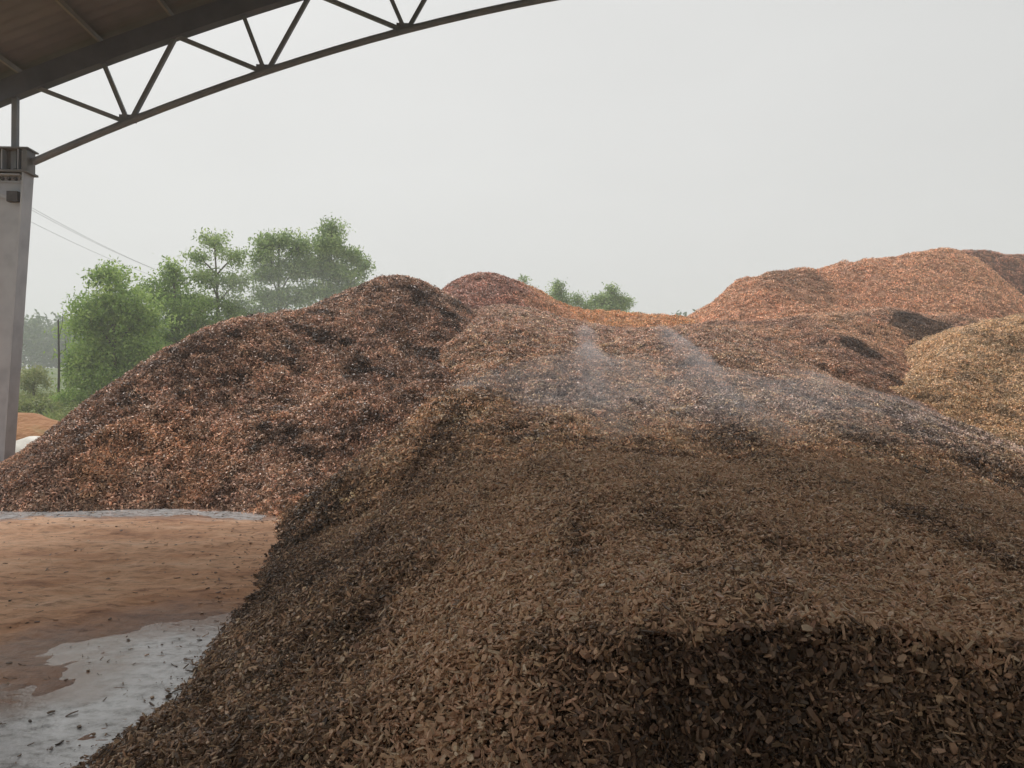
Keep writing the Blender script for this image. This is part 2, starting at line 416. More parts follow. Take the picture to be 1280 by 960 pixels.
T_RAMP = TPS([
    # ground toe on the left
    G(110, 960), G(200, 890), G(288, 780), G(318, 720), G(345, 655), W(-2.1, 3.3, 0.0), W(-3.1, 3.6, -0.5), W(-3.2, 6.0, -0.55), W(-3.7, 9.0, -0.5),
    # left flank and ridge
    P(430, 602, 9.0), P(500, 542, 10.5), P(562, 492, 12.0), W(-0.95, 5.0, 0.52), P(480, 640, 7.6), W(-0.9, 3.9, 0.30),
    W(-2.7, 12.5, 0.2), W(-2.2, 15.0, 1.0), P(388, 645, 9.2), P(365, 668, 9.0), P(455, 625, 8.3),
    # middle of the ramp
    W(0.4, 3.3, 0.74), W(1.6, 3.3, 0.78), W(2.6, 3.3, 0.70), W(4.5, 3.3, 0.6), W(0.0, 4.2, 0.72), W(1.2, 4.5, 0.88), W(2.8, 4.8, 0.84), W(0.3, 5.6, 0.93), W(3.0, 6.2, 0.92), W(4.6, 6.0, 0.60), W(6.4, 6.0, 0.3),
    W(0.2, 7.5, 1.08), W(2.0, 8.0, 1.14), W(4.0, 8.2, 1.05), W(5.8, 8.6, 0.66), W(7.4, 9.0, 0.3), W(0.5, 10.0, 1.32), W(3.0, 10.2, 1.30), W(6.0, 11.0, 1.2), W(8.0, 11.5, 0.75), W(7.2, 13.5, 1.5), W(6.5, 12.4, 1.42), W(8.6, 14.6, 0.95),
    W(0.3, 12.2, 1.68), W(3.2, 12.4, 1.66), W(6.0, 13.5, 1.75), W(-0.6, 14.2, 2.2), W(1.5, 14.2, 2.08), W(4.0, 14.5, 2.1),
    W(-1.0, 17, 2.95), W(2.0, 17, 2.62), W(4.6, 17, 2.75), W(-1.2, 20.5, 3.75), W(2.6, 20.5, 3.3), W(5.6, 20.5, 3.5), W(-1, 24, 4.4), W(3.2, 24.5, 3.7), W(6.3, 24.5, 3.75),
    W(-1, 28, 4.0), W(3.2, 29, 3.3), W(7, 29, 3.3), W(3, 36, 1.0), W(-3, 34, 1.5), W(10, 34, 1.5), W(10, 22, 1.4), W(10, 15.8, 0.3), W(12, 10, -0.2), W(10, 5, 0.2), W(-3.5, 20, 2.0), W(-4, 26, 2.0),
], 0.01)
FX = np.array([-3.5, -2.2, -1.2, -0.4, 0.0, 0.35, 0.7, 1.2, 2.0, 8.0])
FY = np.array([3.30, 3.25, 3.10, 2.86, 2.74, 2.80, 2.93, 3.02, 3.03, 3.05])
FS = np.array([0.6, 0.6, 0.62, 0.75, 0.92, 1.35, 2.1, 2.9, 3.2, 3.2])

def h_ramp(x, y):
    t = T_RAMP(x, y)
    t = t + 0.10 * (fbm(x, y, 0.9, 3, 4) - 0.5) * np.clip(0.5 + t, 0.2, 1.3)
    # wheel ruts running up the ramp
    xc = 0.115 * y + 0.25 * np.sin(y * 0.35)
    for k in (-0.85, 1.15):
        u = (x - xc - k * (0.9 + 0.03*y)) / 0.28
        t = t - 0.07 * np.exp(-u*u) * np.clip((y - 5) / 4, 0, 1) * np.clip((26-y)/4, 0, 1)
    fy = np.interp(x, FX, FY) + 0.40 * (fbm(x, y*0.3, 0.6, 9, 4, 0.62) - 0.5)
    face = np.interp(x, FX, FS) * (y - fy)
    h = smin(t, face, np.interp(x, [0.0, 0.6], [0.10, 0.03]))
    steep = np.clip(1 - abs(t - face) / 0.5, 0, 1)
    return h + 0.06 * (fbm(x, y, 0.16, 12, 3) - 0.5)

T_LEFT = TPS([
    W(-11, 10.9, -0.2), W(-9.2, 11.0, -0.05), G(0, 640), G(100, 640), G(200, 637), G(300, 641), G(352, 648), W(-2.4, 11.8, 0.35),
    W(-7, 10.2, -0.8), W(-4, 10.2, -0.8), W(-10.5, 9.6, -0.9),
    P(-60, 625, 12.6), P(15, 592, 13.3), P(50, 556, 13.9), P(100, 510, 14.5), P(150, 473, 15.0), P(200, 441, 15.5), P(260, 413, 16.2), P(340, 395, 17.0), P(410, 383, 18.5), P(470, 353, 20.0), P(495, 348, 20.3), P(520, 352, 20.6), P(550, 370, 21.2), P(590, 392, 22.0),
    W(-7.4, 12.6, 0.8), W(-5.6, 13.0, 1.0), W(-4.2, 13.2, 1.1), W(-5.0, 14.7, 1.95), W(-3.2, 14.4, 1.65), W(-2.0, 14.4, 1.75), W(-1.2, 15.5, 2.1), W(-3.6, 16.4, 2.6), W(-2.2, 17.5, 2.95), W(-0.8, 18.0, 2.8),
    W(-11.5, 14, -0.2), W(-10.5, 16, -0.1), W(-9, 17.5, 0.5), W(-8.2, 19, 1.2), W(-7, 21, 2.0), W(-5, 23.5, 3.0), W(-2.4, 25, 3.0), W(-11, 19, -1), W(-9, 24, -1), W(-6, 28, -0.5), W(-2, 29, 0),
    W(1.2, 20, 2.2), W(1.2, 15, 1.2), W(1.5, 25, 2.0),
], 0.01)
def h_left(x, y):
    t = T_LEFT(x, y)
    a = np.clip(t, 0, 1)
    t = t + a * (0.22 * (fbm(x, y, 1.1, 20, 4) - 0.5) + 0.13 * (fbm(x, y*0.8, 0.38, 24, 3) - 0.5))
    return t + 0.04 * (fbm(x, y, 0.15, 28, 2) - 0.5)

T_PEAK = TPS([P(600, 341, 27), P(572, 352, 26.6), P(548, 370, 26.2), P(630, 345, 27), P(655, 356, 27.2), P(680, 372, 27.6), P(712, 392, 28),
    W(-2.4, 23, 4.0), W(-0.6, 23, 4.0), W(0.8, 24, 3.9), W(2.6, 25, 3.4), W(-4.2, 26, 3.6), W(-5.5, 27, 2.2), W(-3, 30, 4.2), W(0, 31, 4.2), W(-1, 35, 1), W(-5, 32, 1), W(4, 30, 2), W(3, 34, 1)], 0.01)
def h_peak(x, y):
    return T_PEAK(x, y) + 0.22 * (fbm(x, y, 1.0, 30, 4) - 0.5)

T_LOW = TPS([P(660, 358, 31), P(690, 374, 31), P(715, 388, 31), P(760, 391, 31), P(810, 394, 31), P(850, 398, 31), P(870, 401, 31), P(900, 410, 31),
    W(0, 28, 4.4), W(3, 28, 3.9), W(6, 28, 3.7), W(0, 35, 3), W(4, 35, 2.5), W(9, 35, 2), W(-3, 31, 5), W(-3, 36, 2), W(10.5, 31, 3), W(4, 40, 0), W(0, 25, 3), W(8, 25, 3)], 0.01)
def h_low(x, y):
    return T_LOW(x, y) + 0.28 * (fbm(x, y, 0.8, 34, 4) - 0.5)

T_MID = TPS([P(870, 405, 25.5), P(900, 402, 25.5), P(950, 402, 25.5), P(1000, 396, 25.5), P(1050, 390, 25.5), P(1100, 392, 25.5), P(1150, 398, 25.5), P(1190, 405, 25.5), P(1260, 412, 26),
    P(1000, 425, 22.5), P(1060, 425, 22), P(950, 450, 19.5), P(1000, 470, 18), P(1060, 464, 18), P(1112, 490, 17.8), P(940, 494, 15.6), P(1030, 498, 15), P(1080, 508, 13.4), P(1100, 506, 15.2), P(1130, 528, 13.4), P(1170, 560, 13.6), W(13, 22, 1.6),
    P(900, 440, 20.5), W(4, 17, 1.5), W(5, 13, 0.6), W(10, 13, -0.1), W(15, 19, 0.3), W(18, 22, 0.5), W(16, 15, -0.3), W(7, 31, 2.2), W(12, 31, 3), W(18, 30, 2.5), W(10, 36, 0.5), W(19, 35, 0)], 0.01)
def h_mid(x, y):
    t = T_MID(x, y)
    return t + 0.42 * (fbm(x, y, 1.3, 44, 4) - 0.5) + 0.05 * (fbm(x, y, 0.2, 48, 2) - 0.5)

T_TAN = TPS([P(1196, 414, 21.8), P(1215, 406, 22.6), P(1240, 403, 23), P(1290, 399, 23.4), P(1350, 398, 23.6), P(1440, 412, 23),
    P(1176, 450, 19.8), P(1150, 490, 17.8), P(1158, 528, 16.6), P(1190, 556, 15.8), P(1235, 578, 15.0), P(1280, 598, 14.2), P(1340, 630, 13.2), P(1200, 480, 18.4), P(1260, 470, 18.9), P(1260, 530, 16.6), P(1340, 520, 16.8),
    W(7.6, 16.4, 0.6), W(8.2, 14.4, -0.1), W(9.6, 12.6, -0.3), W(10.2, 21.6, 1.5), W(11.5, 26, 2.4), W(15, 27, 2.8), W(20, 26, 1.6), W(21, 18, 0.3), W(16, 14, 0.3), W(14, 12, -0.4), W(13, 31, 0.3)], 0.01)
def h_tan(x, y):
    t = T_TAN(x, y)
    return t + 0.46 * (fbm(x, y, 1.0, 50, 4) - 0.5) + 0.05 * (fbm(x, y, 0.2, 55, 2) - 0.5)

T_BIG = TPS([P(880, 394, 30), P(905, 372, 31), P(940, 350, 32), P(975, 343, 32.5), P(1020, 341, 33), P(1042, 338, 33), P(1065, 328, 33.5), P(1110, 322, 34), P(1140, 315, 34), P(1180, 313, 34), P(1208, 321, 34), P(1240, 342, 33.5), P(1275, 368, 33), P(1380, 395, 33),
    W(7, 26.5, 3.2), W(10, 26, 3.2), W(13, 25.5, 3.2), W(17, 25.5, 3.0), W(20, 26, 2.6), P(960, 385, 28.6), P(1050, 370, 29.5), P(1150, 360, 30), P(1220, 372, 29.5), W(24, 30, 2.6), W(26, 36, 2), W(8, 36, 4), W(13, 38, 5.5), W(19, 38, 4.6), W(13, 46, 0), W(6, 40, 0.5), W(20, 46, 0), W(27, 42, 0)], 0.01)
def h_big(x, y):
    t = T_BIG(x, y)
    # a shallow gully between the two humps
    return t + 0.75 * (fbm(x, y, 1.6, 80, 5, 0.55) - 0.5) - 0.35*np.exp(-((x - P(1040, 345, 32)[0] + 0.25*(y-32))/0.5)**2)

T_BACK = TPS([P(1150, 328, 40), P(1200, 316, 40), P(1235, 316, 40), P(1265, 321, 40), P(1310, 336, 40), P(1400, 380, 40), P(1120, 345, 40), W(20, 35, 4), W(26, 36, 3.5), W(30, 40, 3), W(24, 46, 4), W(30, 48, 0), W(18, 46, 3), W(24, 52, 0)], 0.01)
def h_back(x, y):
    return T_BACK(x, y) + 0.3 * (fbm(x, y, 1.3, 85, 4) - 0.5)

HF = dict(ramp=h_ramp, left=h_left, peak=h_peak, low=h_low, mid=h_mid, tan=h_tan, big=h_big, back=h_back)
EXT = dict(ramp=(-3.6, 8.6, 2.6, 29.5), left=(-11.4, 1.2, 10.0, 27.5), peak=(-5.4, 3.4, 22.5, 33.5), low=(-2.8, 10, 26, 38), mid=(4.0, 17.5, 12.2, 32), tan=(7.0, 20, 12.2, 30), big=(6.2, 25.5, 25.5, 44), back=(18, 30, 35, 50))
RES = dict(ramp=0.07, left=0.09, peak=0.14, low=0.16, mid=0.12, tan=0.12, big=0.18, back=0.22)

def mix3(a, b, t): return a[None, :] * (1-t[:, None]) + b[None, :] * t[:, None]
A = np.array
def jitter(c, n, s=0.35):
    c = c * ALB
    k = np.exp(rng.normal(0, s, n))[:, None]
    o = c * k * (1 + rng.normal(0, 0.022, (n, 3)))
    return o * np.minimum(1.0, 0.74 / o.max(1))[:, None]

ALB = 1.75
def pix(x, y, z):
    sa, ca = math.sin(PITCH), math.cos(PITCH)
    dz = z - CAM_H; f = y*ca + dz*sa; u = -y*sa + dz*ca
    return CX + F_PX*x/f, CY - F_PX*u/f

def spots(x, y, scale, seed, th, soft=0.04):
    return np.clip((fbm(x, y, scale, seed, 3, 0.55) - th) / soft, 0, 1)

def disc(x, y, cx, cy, rx, ry, seed):
    d = np.hypot((x-cx)/rx, (y-cy)/ry) + 0.7 * (fbm(x, y, 0.5*rx, seed, 3) - 0.5)
    return np.clip((1.0 - d) / 0.25, 0, 1)

def c_ramp(x, y, z):
    n = len(x)
    base = mix3(A([0.165, 0.105, 0.067]), A([0.54, 0.358, 0.232]), np.clip((0.4*fbm(x, y, 0.9, 100, 4) + 0.6*fbm(x - 0.1*y, y*0.13, 0.6, 103, 3) - 0.40) / 0.22, 0, 1))
    far = np.clip((y - 11) / 8, 0, 1)                      # higher up the chips are fresher and redder
    base = base*(1-far[:, None]) + mix3(A([0.29, 0.19, 0.145]), A([0.42, 0.28, 0.21]), fbm(x, y, 1.2, 105, 3)) * far[:, None]
    left = np.clip((-0.35 - x - 0.12*(y-4) + 0.5*(fbm(x, y, 0.9, 102, 3)-0.5)) / 1.0, 0, 1) * (1-far)   # damp, browner flank
    base = base * (1 - 0.55*left[:, None])
    face = np.interp(x, FX, FS) * (y - np.interp(x, FX, FY))          # cut bank: shade of its unlit face painted in over damp inner chips
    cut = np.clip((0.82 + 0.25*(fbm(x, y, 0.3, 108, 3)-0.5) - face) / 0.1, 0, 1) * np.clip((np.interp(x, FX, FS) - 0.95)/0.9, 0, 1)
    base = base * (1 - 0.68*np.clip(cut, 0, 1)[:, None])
    wet = np.clip(1 - np.abs(y - 12.2 + 1.5*(fbm(x, y, 1.5, 104, 3)-0.5)) / 2.6, 0, 1)[:, None] * np.clip((x + 0.5 - 0.05*(y-10)) / 1.0, 0, 1)[:, None]   # wet band under the steam, grey sky sheen painted into its chips
    base = base*(1-0.75*wet) + A([[0.30, 0.245, 0.225]])*0.75*wet
    dk = np.maximum(disc(x, y, 0.15, 9.7, 0.7, 0.5, 106)*0.8, spots(x, y, 0.5, 107, 0.68) * 0.5)
    base = base * (1 - 0.6*dk[:, None])
    lt = rng.random(n) < 0.13 * (1 - 0.75*np.clip(cut, 0, 1))
    base = jitter(base, n, 0.55)
    base[lt] = np.minimum(base[lt] * 1.9 + A([0.16, 0.115, 0.07]), A([[0.78, 0.61, 0.43]]))
    return base
def c_left(x, y, z):
    n = len(x)
    base = mix3(A([0.195, 0.124, 0.090]), A([0.38, 0.252, 0.186]), np.clip((fbm(x, y, 1.2, 110, 4) - 0.35) / 0.3, 0, 1))
    tan = spots(x, y, 1.6, 114, 0.58, 0.1) * np.clip((2.4 - z) / 1.2, 0, 1)
    base = base * (1-tan[:, None]) + A([0.40, 0.25, 0.165])[None, :] * tan[:, None]
    dk = spots(x*0.7, y, 0.33, 117, 0.62, 0.03) * np.clip(spots(x, y, 2.0, 118, 0.42, 0.15) + 0.25, 0, 1)
    base = base * (1 - 0.72*dk[:, None])
    lt = rng.random(n) < 0.07
    base = jitter(base, n, 0.42); base[lt] = np.minimum(base[lt]*1.5 + A([0.10, 0.068, 0.05]), A([[0.72, 0.54, 0.42]]))
    return base
def c_peak(x, y, z):
    n = len(x); t = np.clip((x - 0.2 + 1.2*(fbm(x, y, 1.2, 120, 3)-0.5)) / 1.0, 0, 1)
    base = mix3(A([0.28, 0.155, 0.118]), A([0.46, 0.27, 0.165]), t)
    return jitter(base, n, 0.3)
def c_low(x, y, z):
    n = len(x)
    return jitter(mix3(A([0.50, 0.27, 0.13]), A([0.58, 0.36, 0.20]), fbm(x, y, 1.0, 124, 3)), n, 0.25)
def c_mid(x, y, z):
    n = len(x)
    base = mix3(A([0.26, 0.158, 0.112]), A([0.44, 0.285, 0.19]), np.clip((fbm(x, y, 1.5, 130, 4)-0.35)/0.3, 0, 1))
    c = [P(1157, 404, 24.8), P(1072, 430, 21.4), P(895, 411, 24.5), P(1118, 457, 19)]
    dk = spots(x*0.7, y, 0.5, 133, 0.64)*0.7
    for (k, s) in zip(c, (1.15, 0.6, 0.45, 0.4)):
        dk = np.maximum(dk, disc(x, y, k[0], k[1], s, s*1.1, 135))
    base = base * (1 - 0.72*dk[:, None])
    return jitter(base, n, 0.36)
def c_tan(x, y, z):
    n = len(x)
    base = mix3(A([0.49, 0.335, 0.205]), A([0.66, 0.475, 0.305]), np.clip((fbm(x, y, 1.1, 140, 4)-0.3)/0.35, 0, 1))
    dk = spots(x*0.7, y, 0.45, 143, 0.64)*0.6
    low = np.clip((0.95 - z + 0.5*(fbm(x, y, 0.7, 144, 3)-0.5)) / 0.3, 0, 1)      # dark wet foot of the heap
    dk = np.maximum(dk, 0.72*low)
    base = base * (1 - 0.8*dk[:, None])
    return jitter(base, n, 0.36)
def c_big(x, y, z):
    n = len(x)
    base = mix3(A([0.45, 0.252, 0.160]), A([0.57, 0.345, 0.222]), fbm(x, y, 2.0, 150, 4))
    c = P(985, 352, 31.5)
    dk = np.maximum(disc(x, y, c[0], c[1]-0.7, 1.5, 2.6, 152), spots(x, y, 1.3, 153, 0.64)*0.7)
    base = base * (1 - 0.5*dk[:, None])*A([[1, 1.04, 1.06]])
    return jitter(base, n, 0.3)
def c_back(x, y, z):
    n = len(x)
    return jitter(mix3(A([0.22, 0.12, 0.085]), A([0.34, 0.185, 0.125]), fbm(x, y, 1.5, 160, 3)), n, 0.3)
CF = dict(ramp=c_ramp, left=c_left, peak=c_peak, low=c_low, mid=c_mid, tan=c_tan, big=c_big, back=c_back)

INFO = dict(
    ramp=('core_dark', 'long dark brown wood chip heap with steep cut bank in the foreground'),
    left=('core_red', 'big reddish brown wood chip heap with dark clumps beside the grey column'),
    peak=('core_red', 'small rounded red brown wood chip peak left of the low saddle'),
    low=('core_orange', 'low bright orange wood chip heap on the skyline below the small green trees'),
    mid=('core_red', 'lumpy brown wood chip heap with black clumps in front of the orange heap'),
    tan=('core_tan', 'pale tan wood chip heap at the right edge of the picture'),
    big=('core_orange', 'tall orange red wood chip heap, highest on the right skyline'),
    back=('core_red', 'dull brown wood chip heap peeping out behind the tall orange heap'))

def ext_mask(name, x, y, pad=0.0):
    x0, x1, y0, y1 = EXT[name]
    return (x > x0+pad) & (x < x1-pad) & (y > y0+pad) & (y < y1-pad)

def top_height(x, y, skip=None):
    t = np.full(np.shape(x), -0.05)
    for k, f in HF.items():
        if k == skip: continue
        m = ext_mask(k, x, y)
        if m.any():
            t[m] = np.maximum(t[m], f(x[m], y[m]))
    return t

HEAP = {}
for name in HF:
    x0, x1, y0, y1 = EXT[name]; rs = RES[name]
    xs = np.arange(x0, x1 + rs, rs); ys = np.arange(y0, y1 + rs, rs)
    X, Y = np.meshgrid(xs, ys); Z = HF[name](X, Y)
    # pull the rim of the patch under the ground so the heap is a closed mound
    e = np.minimum.reduce([X-x0, x1-X, Y-y0, y1-Y]) / (3*rs)
    if name != 'ramp': Z = Z - np.clip(1-e, 0, 1) * 0.6
    other = top_height(X, Y, name)
    keep = (Z > -0.12) & (Z > other - 0.7)
    Zc = np.maximum(Z, -0.15)
    nx, ny = len(xs), len(ys)
    i = np.arange(ny-1)[:, None]*nx + np.arange(nx-1)[None, :]
    kf = keep[:-1, :-1] | keep[1:, :-1] | keep[:-1, 1:] | keep[1:, 1:]
    f = np.stack([i, i+1, i+nx+1, i+nx], -1)[kf]
    used, inv = np.unique(f.ravel(), return_inverse=True)
    v = np.stack([X.ravel(), Y.ravel(), Zc.ravel()], 1)[used]
    v[:, 2] -= 0.03
    mat, lab = INFO[name]
    o = link_mesh('wood_chip_heap', v, inv.reshape(-1, 4), M[mat], smooth=True)
    tag(o, lab, 'wood chip heap', 'heaps of wood chips')
    HEAP[name] = o

# ------------------------------------------------------------------ chips
def chip_geo(L, Wd, T, bend, taper, skew):
    """one flake of wood: 12 corner points, a little bent, with splintered ends"""
    xs = (-L/2, 0.0, L/2)
    v = []
    for k, x in enumerate(xs):
        wd = Wd * (1.0 if k == 1 else (taper if k == 0 else 1 - 0.35*taper))
        zb = bend * (1 - abs(k-1) * 1.0)
        sk = skew * (k-1)
        for (sy, sz) in ((-1, -1), (1, -1), (1, 1), (-1, 1)):
            v.append((x + 0.12*L*(random.random()-0.5), sy*wd/2*(0.8+0.4*random.random()) + sk, sz*T/2*(0.6+0.8*random.random()) + zb))
    f = []
    for k in (0, 4):
        for j in range(4):
            a, b = k+j, k+(j+1) % 4
            f.append((a, b, b+4, a+4))
    f.append((3, 2, 1, 0)); f.append((8, 9, 10, 11))
    return v, f

def chip_mesh(kind):
    r = random.random
    if kind == 'flake': a = (0.031*(0.8+0.5*r()), 0.016*(0.7+0.6*r()), 0.005, 0.004*(r()-0.5), 0.5+0.5*r(), 0.006*(r()-0.5))
    elif kind == 'splinter': a = (0.085*(0.8+0.5*r()), 0.0052*(0.7+0.6*r()), 0.005, 0.022*(r()-0.5), 0.3+0.5*r(), 0.01*(r()-0.5))
    elif kind == 'sliver': a = (0.050*(0.8+0.5*r()), 0.0075*(0.7+0.6*r()), 0.004, 0.007*(r()-0.5), 0.3+0.5*r(), 0.006*(r()-0.5))
    else: a = (0.021*(0.8+0.5*r()), 0.015*(0.7+0.6*r()), 0.0075, 0.004*(r()-0.5), 0.6+0.4*r(), 0.004*(r()-0.5))
    return chip_geo(*a)

def mesh_with_tone(name, v, f, tone_per_vert, mat):
    me = bpy.data.meshes.new(name); me.from_pydata(v, [], f); me.update()
    at = me.attributes.new('tone', 'FLOAT', 'POINT'); at.data.foreach_set('value', tone_per_vert)
    me.materials.append(mat)
    return me

KINDS = ['flake', 'flake', 'flake', 'flake', 'block', 'flake', 'sliver', 'block', 'flake', 'sliver', 'splinter', 'flake', 'sliver']
CHIP_ME = []
for k in KINDS:
    v, f = chip_mesh(k); CHIP_ME.append(mesh_with_tone('wood_chip', v, f, [1.0]*len(v), M['chip']))

def rot_from(nrm, yaw):
    """rotation matrices (n,3,3): local z -> nrm, spun by yaw"""
    z = nrm / np.linalg.norm(nrm, axis=1, keepdims=True)
    a = np.where(np.abs(z[:, :1]) < 0.9, A([[1.0, 0, 0]]), A([[0, 1.0, 0]]))
    x = a - z * (a*z).sum(1, keepdims=True); x /= np.linalg.norm(x, axis=1, keepdims=True)
    y = np.cross(z, x); c, s = np.cos(yaw)[:, None], np.sin(yaw)[:, None]
    return np.stack([x*c + y*s, -x*s + y*c, z], -1)
def eul(Rm):
    return np.stack([np.arctan2(Rm[:, 2, 1], Rm[:, 2, 2]), np.arcsin(np.clip(-Rm[:, 2, 0], -1, 1)), np.arctan2(Rm[:, 1, 0], Rm[:, 0, 0])], 1)

def cluster_mesh(nchip, rad):
    V, Fc, T = [], [], []
    for k in range(nchip):
        v, f = chip_mesh(random.choice(['flake', 'flake', 'flake', 'block', 'sliver']))
        an = random.random()*6.28; rr = rad*math.sqrt(random.random())
        nr = A([[random.gauss(0, 0.62), random.gauss(0, 0.62), 1.0]])
        Rm = rot_from(nr, A([random.random()*6.28]))[0]
        p = (Rm @ A(v).T).T + A([rr*math.cos(an), rr*math.sin(an), 0.006 + 0.038*(random.random()-0.5)])
        b = len(V); V += p.tolist(); Fc += [tuple(b+i for i in q) for q in f]
        T += [math.exp(random.gauss(-0.1, 0.5))]*len(v)
    return mesh_with_tone('wood_chips', V, Fc, T, M['chip'])
CLUSTER_ME = [cluster_mesh(22, 0.10) for _ in range(8)]

def surf_normal(fn, x, y, e=0.05):
    gx = (fn(x+e, y) - fn(x-e, y)) / (2*e); gy = (fn(x, y+e) - fn(x, y-e)) / (2*e)
    return np.stack([-gx, -gy, np.ones_like(gx)], 1)

def gn_tree(name, protos):
    ng = bpy.data.node_groups.new(name, 'GeometryNodeTree')
    ng.interface.new_socket('Geometry', in_out='INPUT', socket_type='NodeSocketGeometry')
    ng.interface.new_socket('Geometry', in_out='OUTPUT', socket_type='NodeSocketGeometry')
    N, L = ng.nodes, ng.links
    gi = N.new('NodeGroupInput'); go = N.new('NodeGroupOutput')
    j = N.new('GeometryNodeJoinGeometry')
    for p in protos:
        oi = N.new('GeometryNodeObjectInfo'); oi.inputs['Object'].default_value = p
        oi.inputs['As Instance'].default_value = True
        L.new(oi.outputs['Geometry'], j.inputs[0])
    iop = N.new('GeometryNodeInstanceOnPoints'); iop.inputs['Pick Instance'].default_value = True
    L.new(gi.outputs[0], iop.inputs['Points']); L.new(j.outputs[0], iop.inputs['Instance'])
    def na(n, t):
        q = N.new('GeometryNodeInputNamedAttribute'); q.data_type = t; q.inputs['Name'].default_value = n
        return next(s for s in q.outputs if s.enabled and s.name == 'Attribute')
    L.new(na('idx', 'INT'), iop.inputs['Instance Index'])
    e2r = N.new('FunctionNodeEulerToRotation'); L.new(na('rot', 'FLOAT_VECTOR'), e2r.inputs[0])
    L.new(e2r.outputs[0], iop.inputs['Rotation'])
    L.new(na('scl', 'FLOAT_VECTOR'), iop.inputs['Scale'])
    L.new(iop.outputs[0], go.inputs[0])
    return ng

def scatter(name, parent, tree, pos, rot, scl, idx, col):
    me = bpy.data.meshes.new(name); me.vertices.add(len(pos)); me.vertices.foreach_set('co', pos.astype(np.float32).ravel())
    def put(n, t, a, f): at = me.attributes.new(n, t, 'POINT'); at.data.foreach_set(f, a)
    put('rot', 'FLOAT_VECTOR', rot.astype(np.float32).ravel(), 'vector')
    put('scl', 'FLOAT_VECTOR', scl.astype(np.float32).ravel(), 'vector')
    put('idx', 'INT', idx.astype(np.int32), 'value')
    put('col', 'FLOAT_VECTOR', col.astype(np.float32).ravel(), 'vector')
    o = bpy.data.objects.new(name, me); COL.objects.link(o); o.parent = parent
    md = o.modifiers.new('chips', 'NODES'); md.node_group = tree
    o['kind'] = 'stuff'
    return o

def visible_filter(x, y, z, margin=160):
    px, py = pix(x, y, z)
    return (px > -margin) & (px < 1280+margin) & (py < 960+margin)

def sample(name, dens, box, dmax):
    """points spread evenly over the surface of one heap"""
    x0, x1, y0, y1 = box
    n = int((x1-x0)*(y1-y0)*dmax)
    x = rng.uniform(x0, x1, n); y = rng.uniform(y0, y1, n)
    # cull by view cone first (cheap)
    m = (np.abs(x) < 0.80*y + 0.6) & (rng.random(n) < dens(x, y)/dmax) & ext_mask(name, x, y)
    x, y = x[m], y[m]
    z = HF[name](x, y)
    m = z > -0.02; x, y, z = x[m], y[m], z[m]
    m = z >= top_height(x, y, name) - 0.03; x, y, z = x[m], y[m], z[m]
    m = visible_filter(x, y, z); x, y, z = x[m], y[m], z[m]
    nr = surf_normal(HF[name], x, y)
    # drop what faces far away from the camera side (back slopes)
    toc = np.stack([-x, -y, CAM_H + 1.5 - z], 1)
    fac = (nr*toc).sum(1) / np.linalg.norm(nr, axis=1) / np.linalg.norm(toc, axis=1)
    m = fac > -0.12
    return x[m], y[m], z[m], nr[m]

# the 300 largest chips lie on and around the cut bank: parts of the front heap, one by one
def place_parts():
    xs, ys = [], []
    while len(xs) < 300:
        if len(xs) < 210: x = random.uniform(-0.6, 2.6); y = random.uniform(2.88, 3.45)
        else: x = random.uniform(-1.6, 2.9); y = random.uniform(3.2, 4.6)
        z = float(h_ramp(A([x]), A([y]))[0]); px, py = pix(x, y, z)
        if z > 0.02 and 0 < px < 1280 and 760 < py < 975: xs.append(x); ys.append(y)
    x = A(xs); y = A(ys); z = h_ramp(x, y); nr = surf_normal(h_ramp, x, y)
    nn = nr/np.linalg.norm(nr, axis=1, keepdims=True)
    nt_ = nn + rng.normal(0, 0.38, nn.shape)
    e = eul(rot_from(nt_, rng.uniform(0, 6.28, 300)))
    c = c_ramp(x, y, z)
    res = []
    for k in range(300):
        o = bpy.data.objects.new('wood_chip', CHIP_ME[k % len(CHIP_ME)]); COL.objects.link(o)
        o.parent = HEAP['ramp']
        o.location = (x[k]+nn[k, 0]*0.016, y[k]+nn[k, 1]*0.016, z[k]+nn[k, 2]*0.016)
        o.rotation_euler = e[k]; s = random.uniform(0.95, 1.4); o.scale = (s, s, s)
        o['col'] = [float(q) for q in c[k]]
        res.append(o)
    return res
PARTS = place_parts()
TREE_CHIP = gn_tree('single_chips', PARTS[:len(CHIP_ME)])

# one small handful of chips of each shape lies on the front heap and is repeated over all heaps
PROTO = []
for k, me in enumerate(CLUSTER_ME):
    o = bpy.data.objects.new('wood_chips', me); COL.objects.link(o); o.parent = HEAP['ramp']
    x, y = 0.4 + 0.5*k, 5.0 + 0.35*k
    o.location = (x, y, float(h_ramp(A([x]), A([y]))[0]) + 0.005); o['col'] = [0.2, 0.135, 0.085]; o['kind'] = 'stuff'
    PROTO.append(o)
TREE_CLUSTER = gn_tree('chip_handfuls', PROTO)

def single_layer(name, box, dens, dmax, smul=1.0):
    x, y, z, nr = sample(name, dens, box, dmax)
    n = len(x); nn = nr/np.linalg.norm(nr, axis=1, keepdims=True)
    lift = rng.uniform(-0.026, 0.024, n)[:, None]
    pos = np.stack([x, y, z], 1) + nn*lift
    rot = eul(rot_from(nn + rng.normal(0, 0.55, nn.shape), rng.uniform(0, 6.28, n)))
    s = smul*np.minimum(np.exp(rng.normal(-0.45, 0.45, n)), 1.45)
    scl = np.stack([s, s, s], 1)
    scatter('wood_chips', HEAP[name], TREE_CHIP, pos, rot, scl, rng.integers(0, len(CHIP_ME), n), CF[name](x, y, z))
    return n

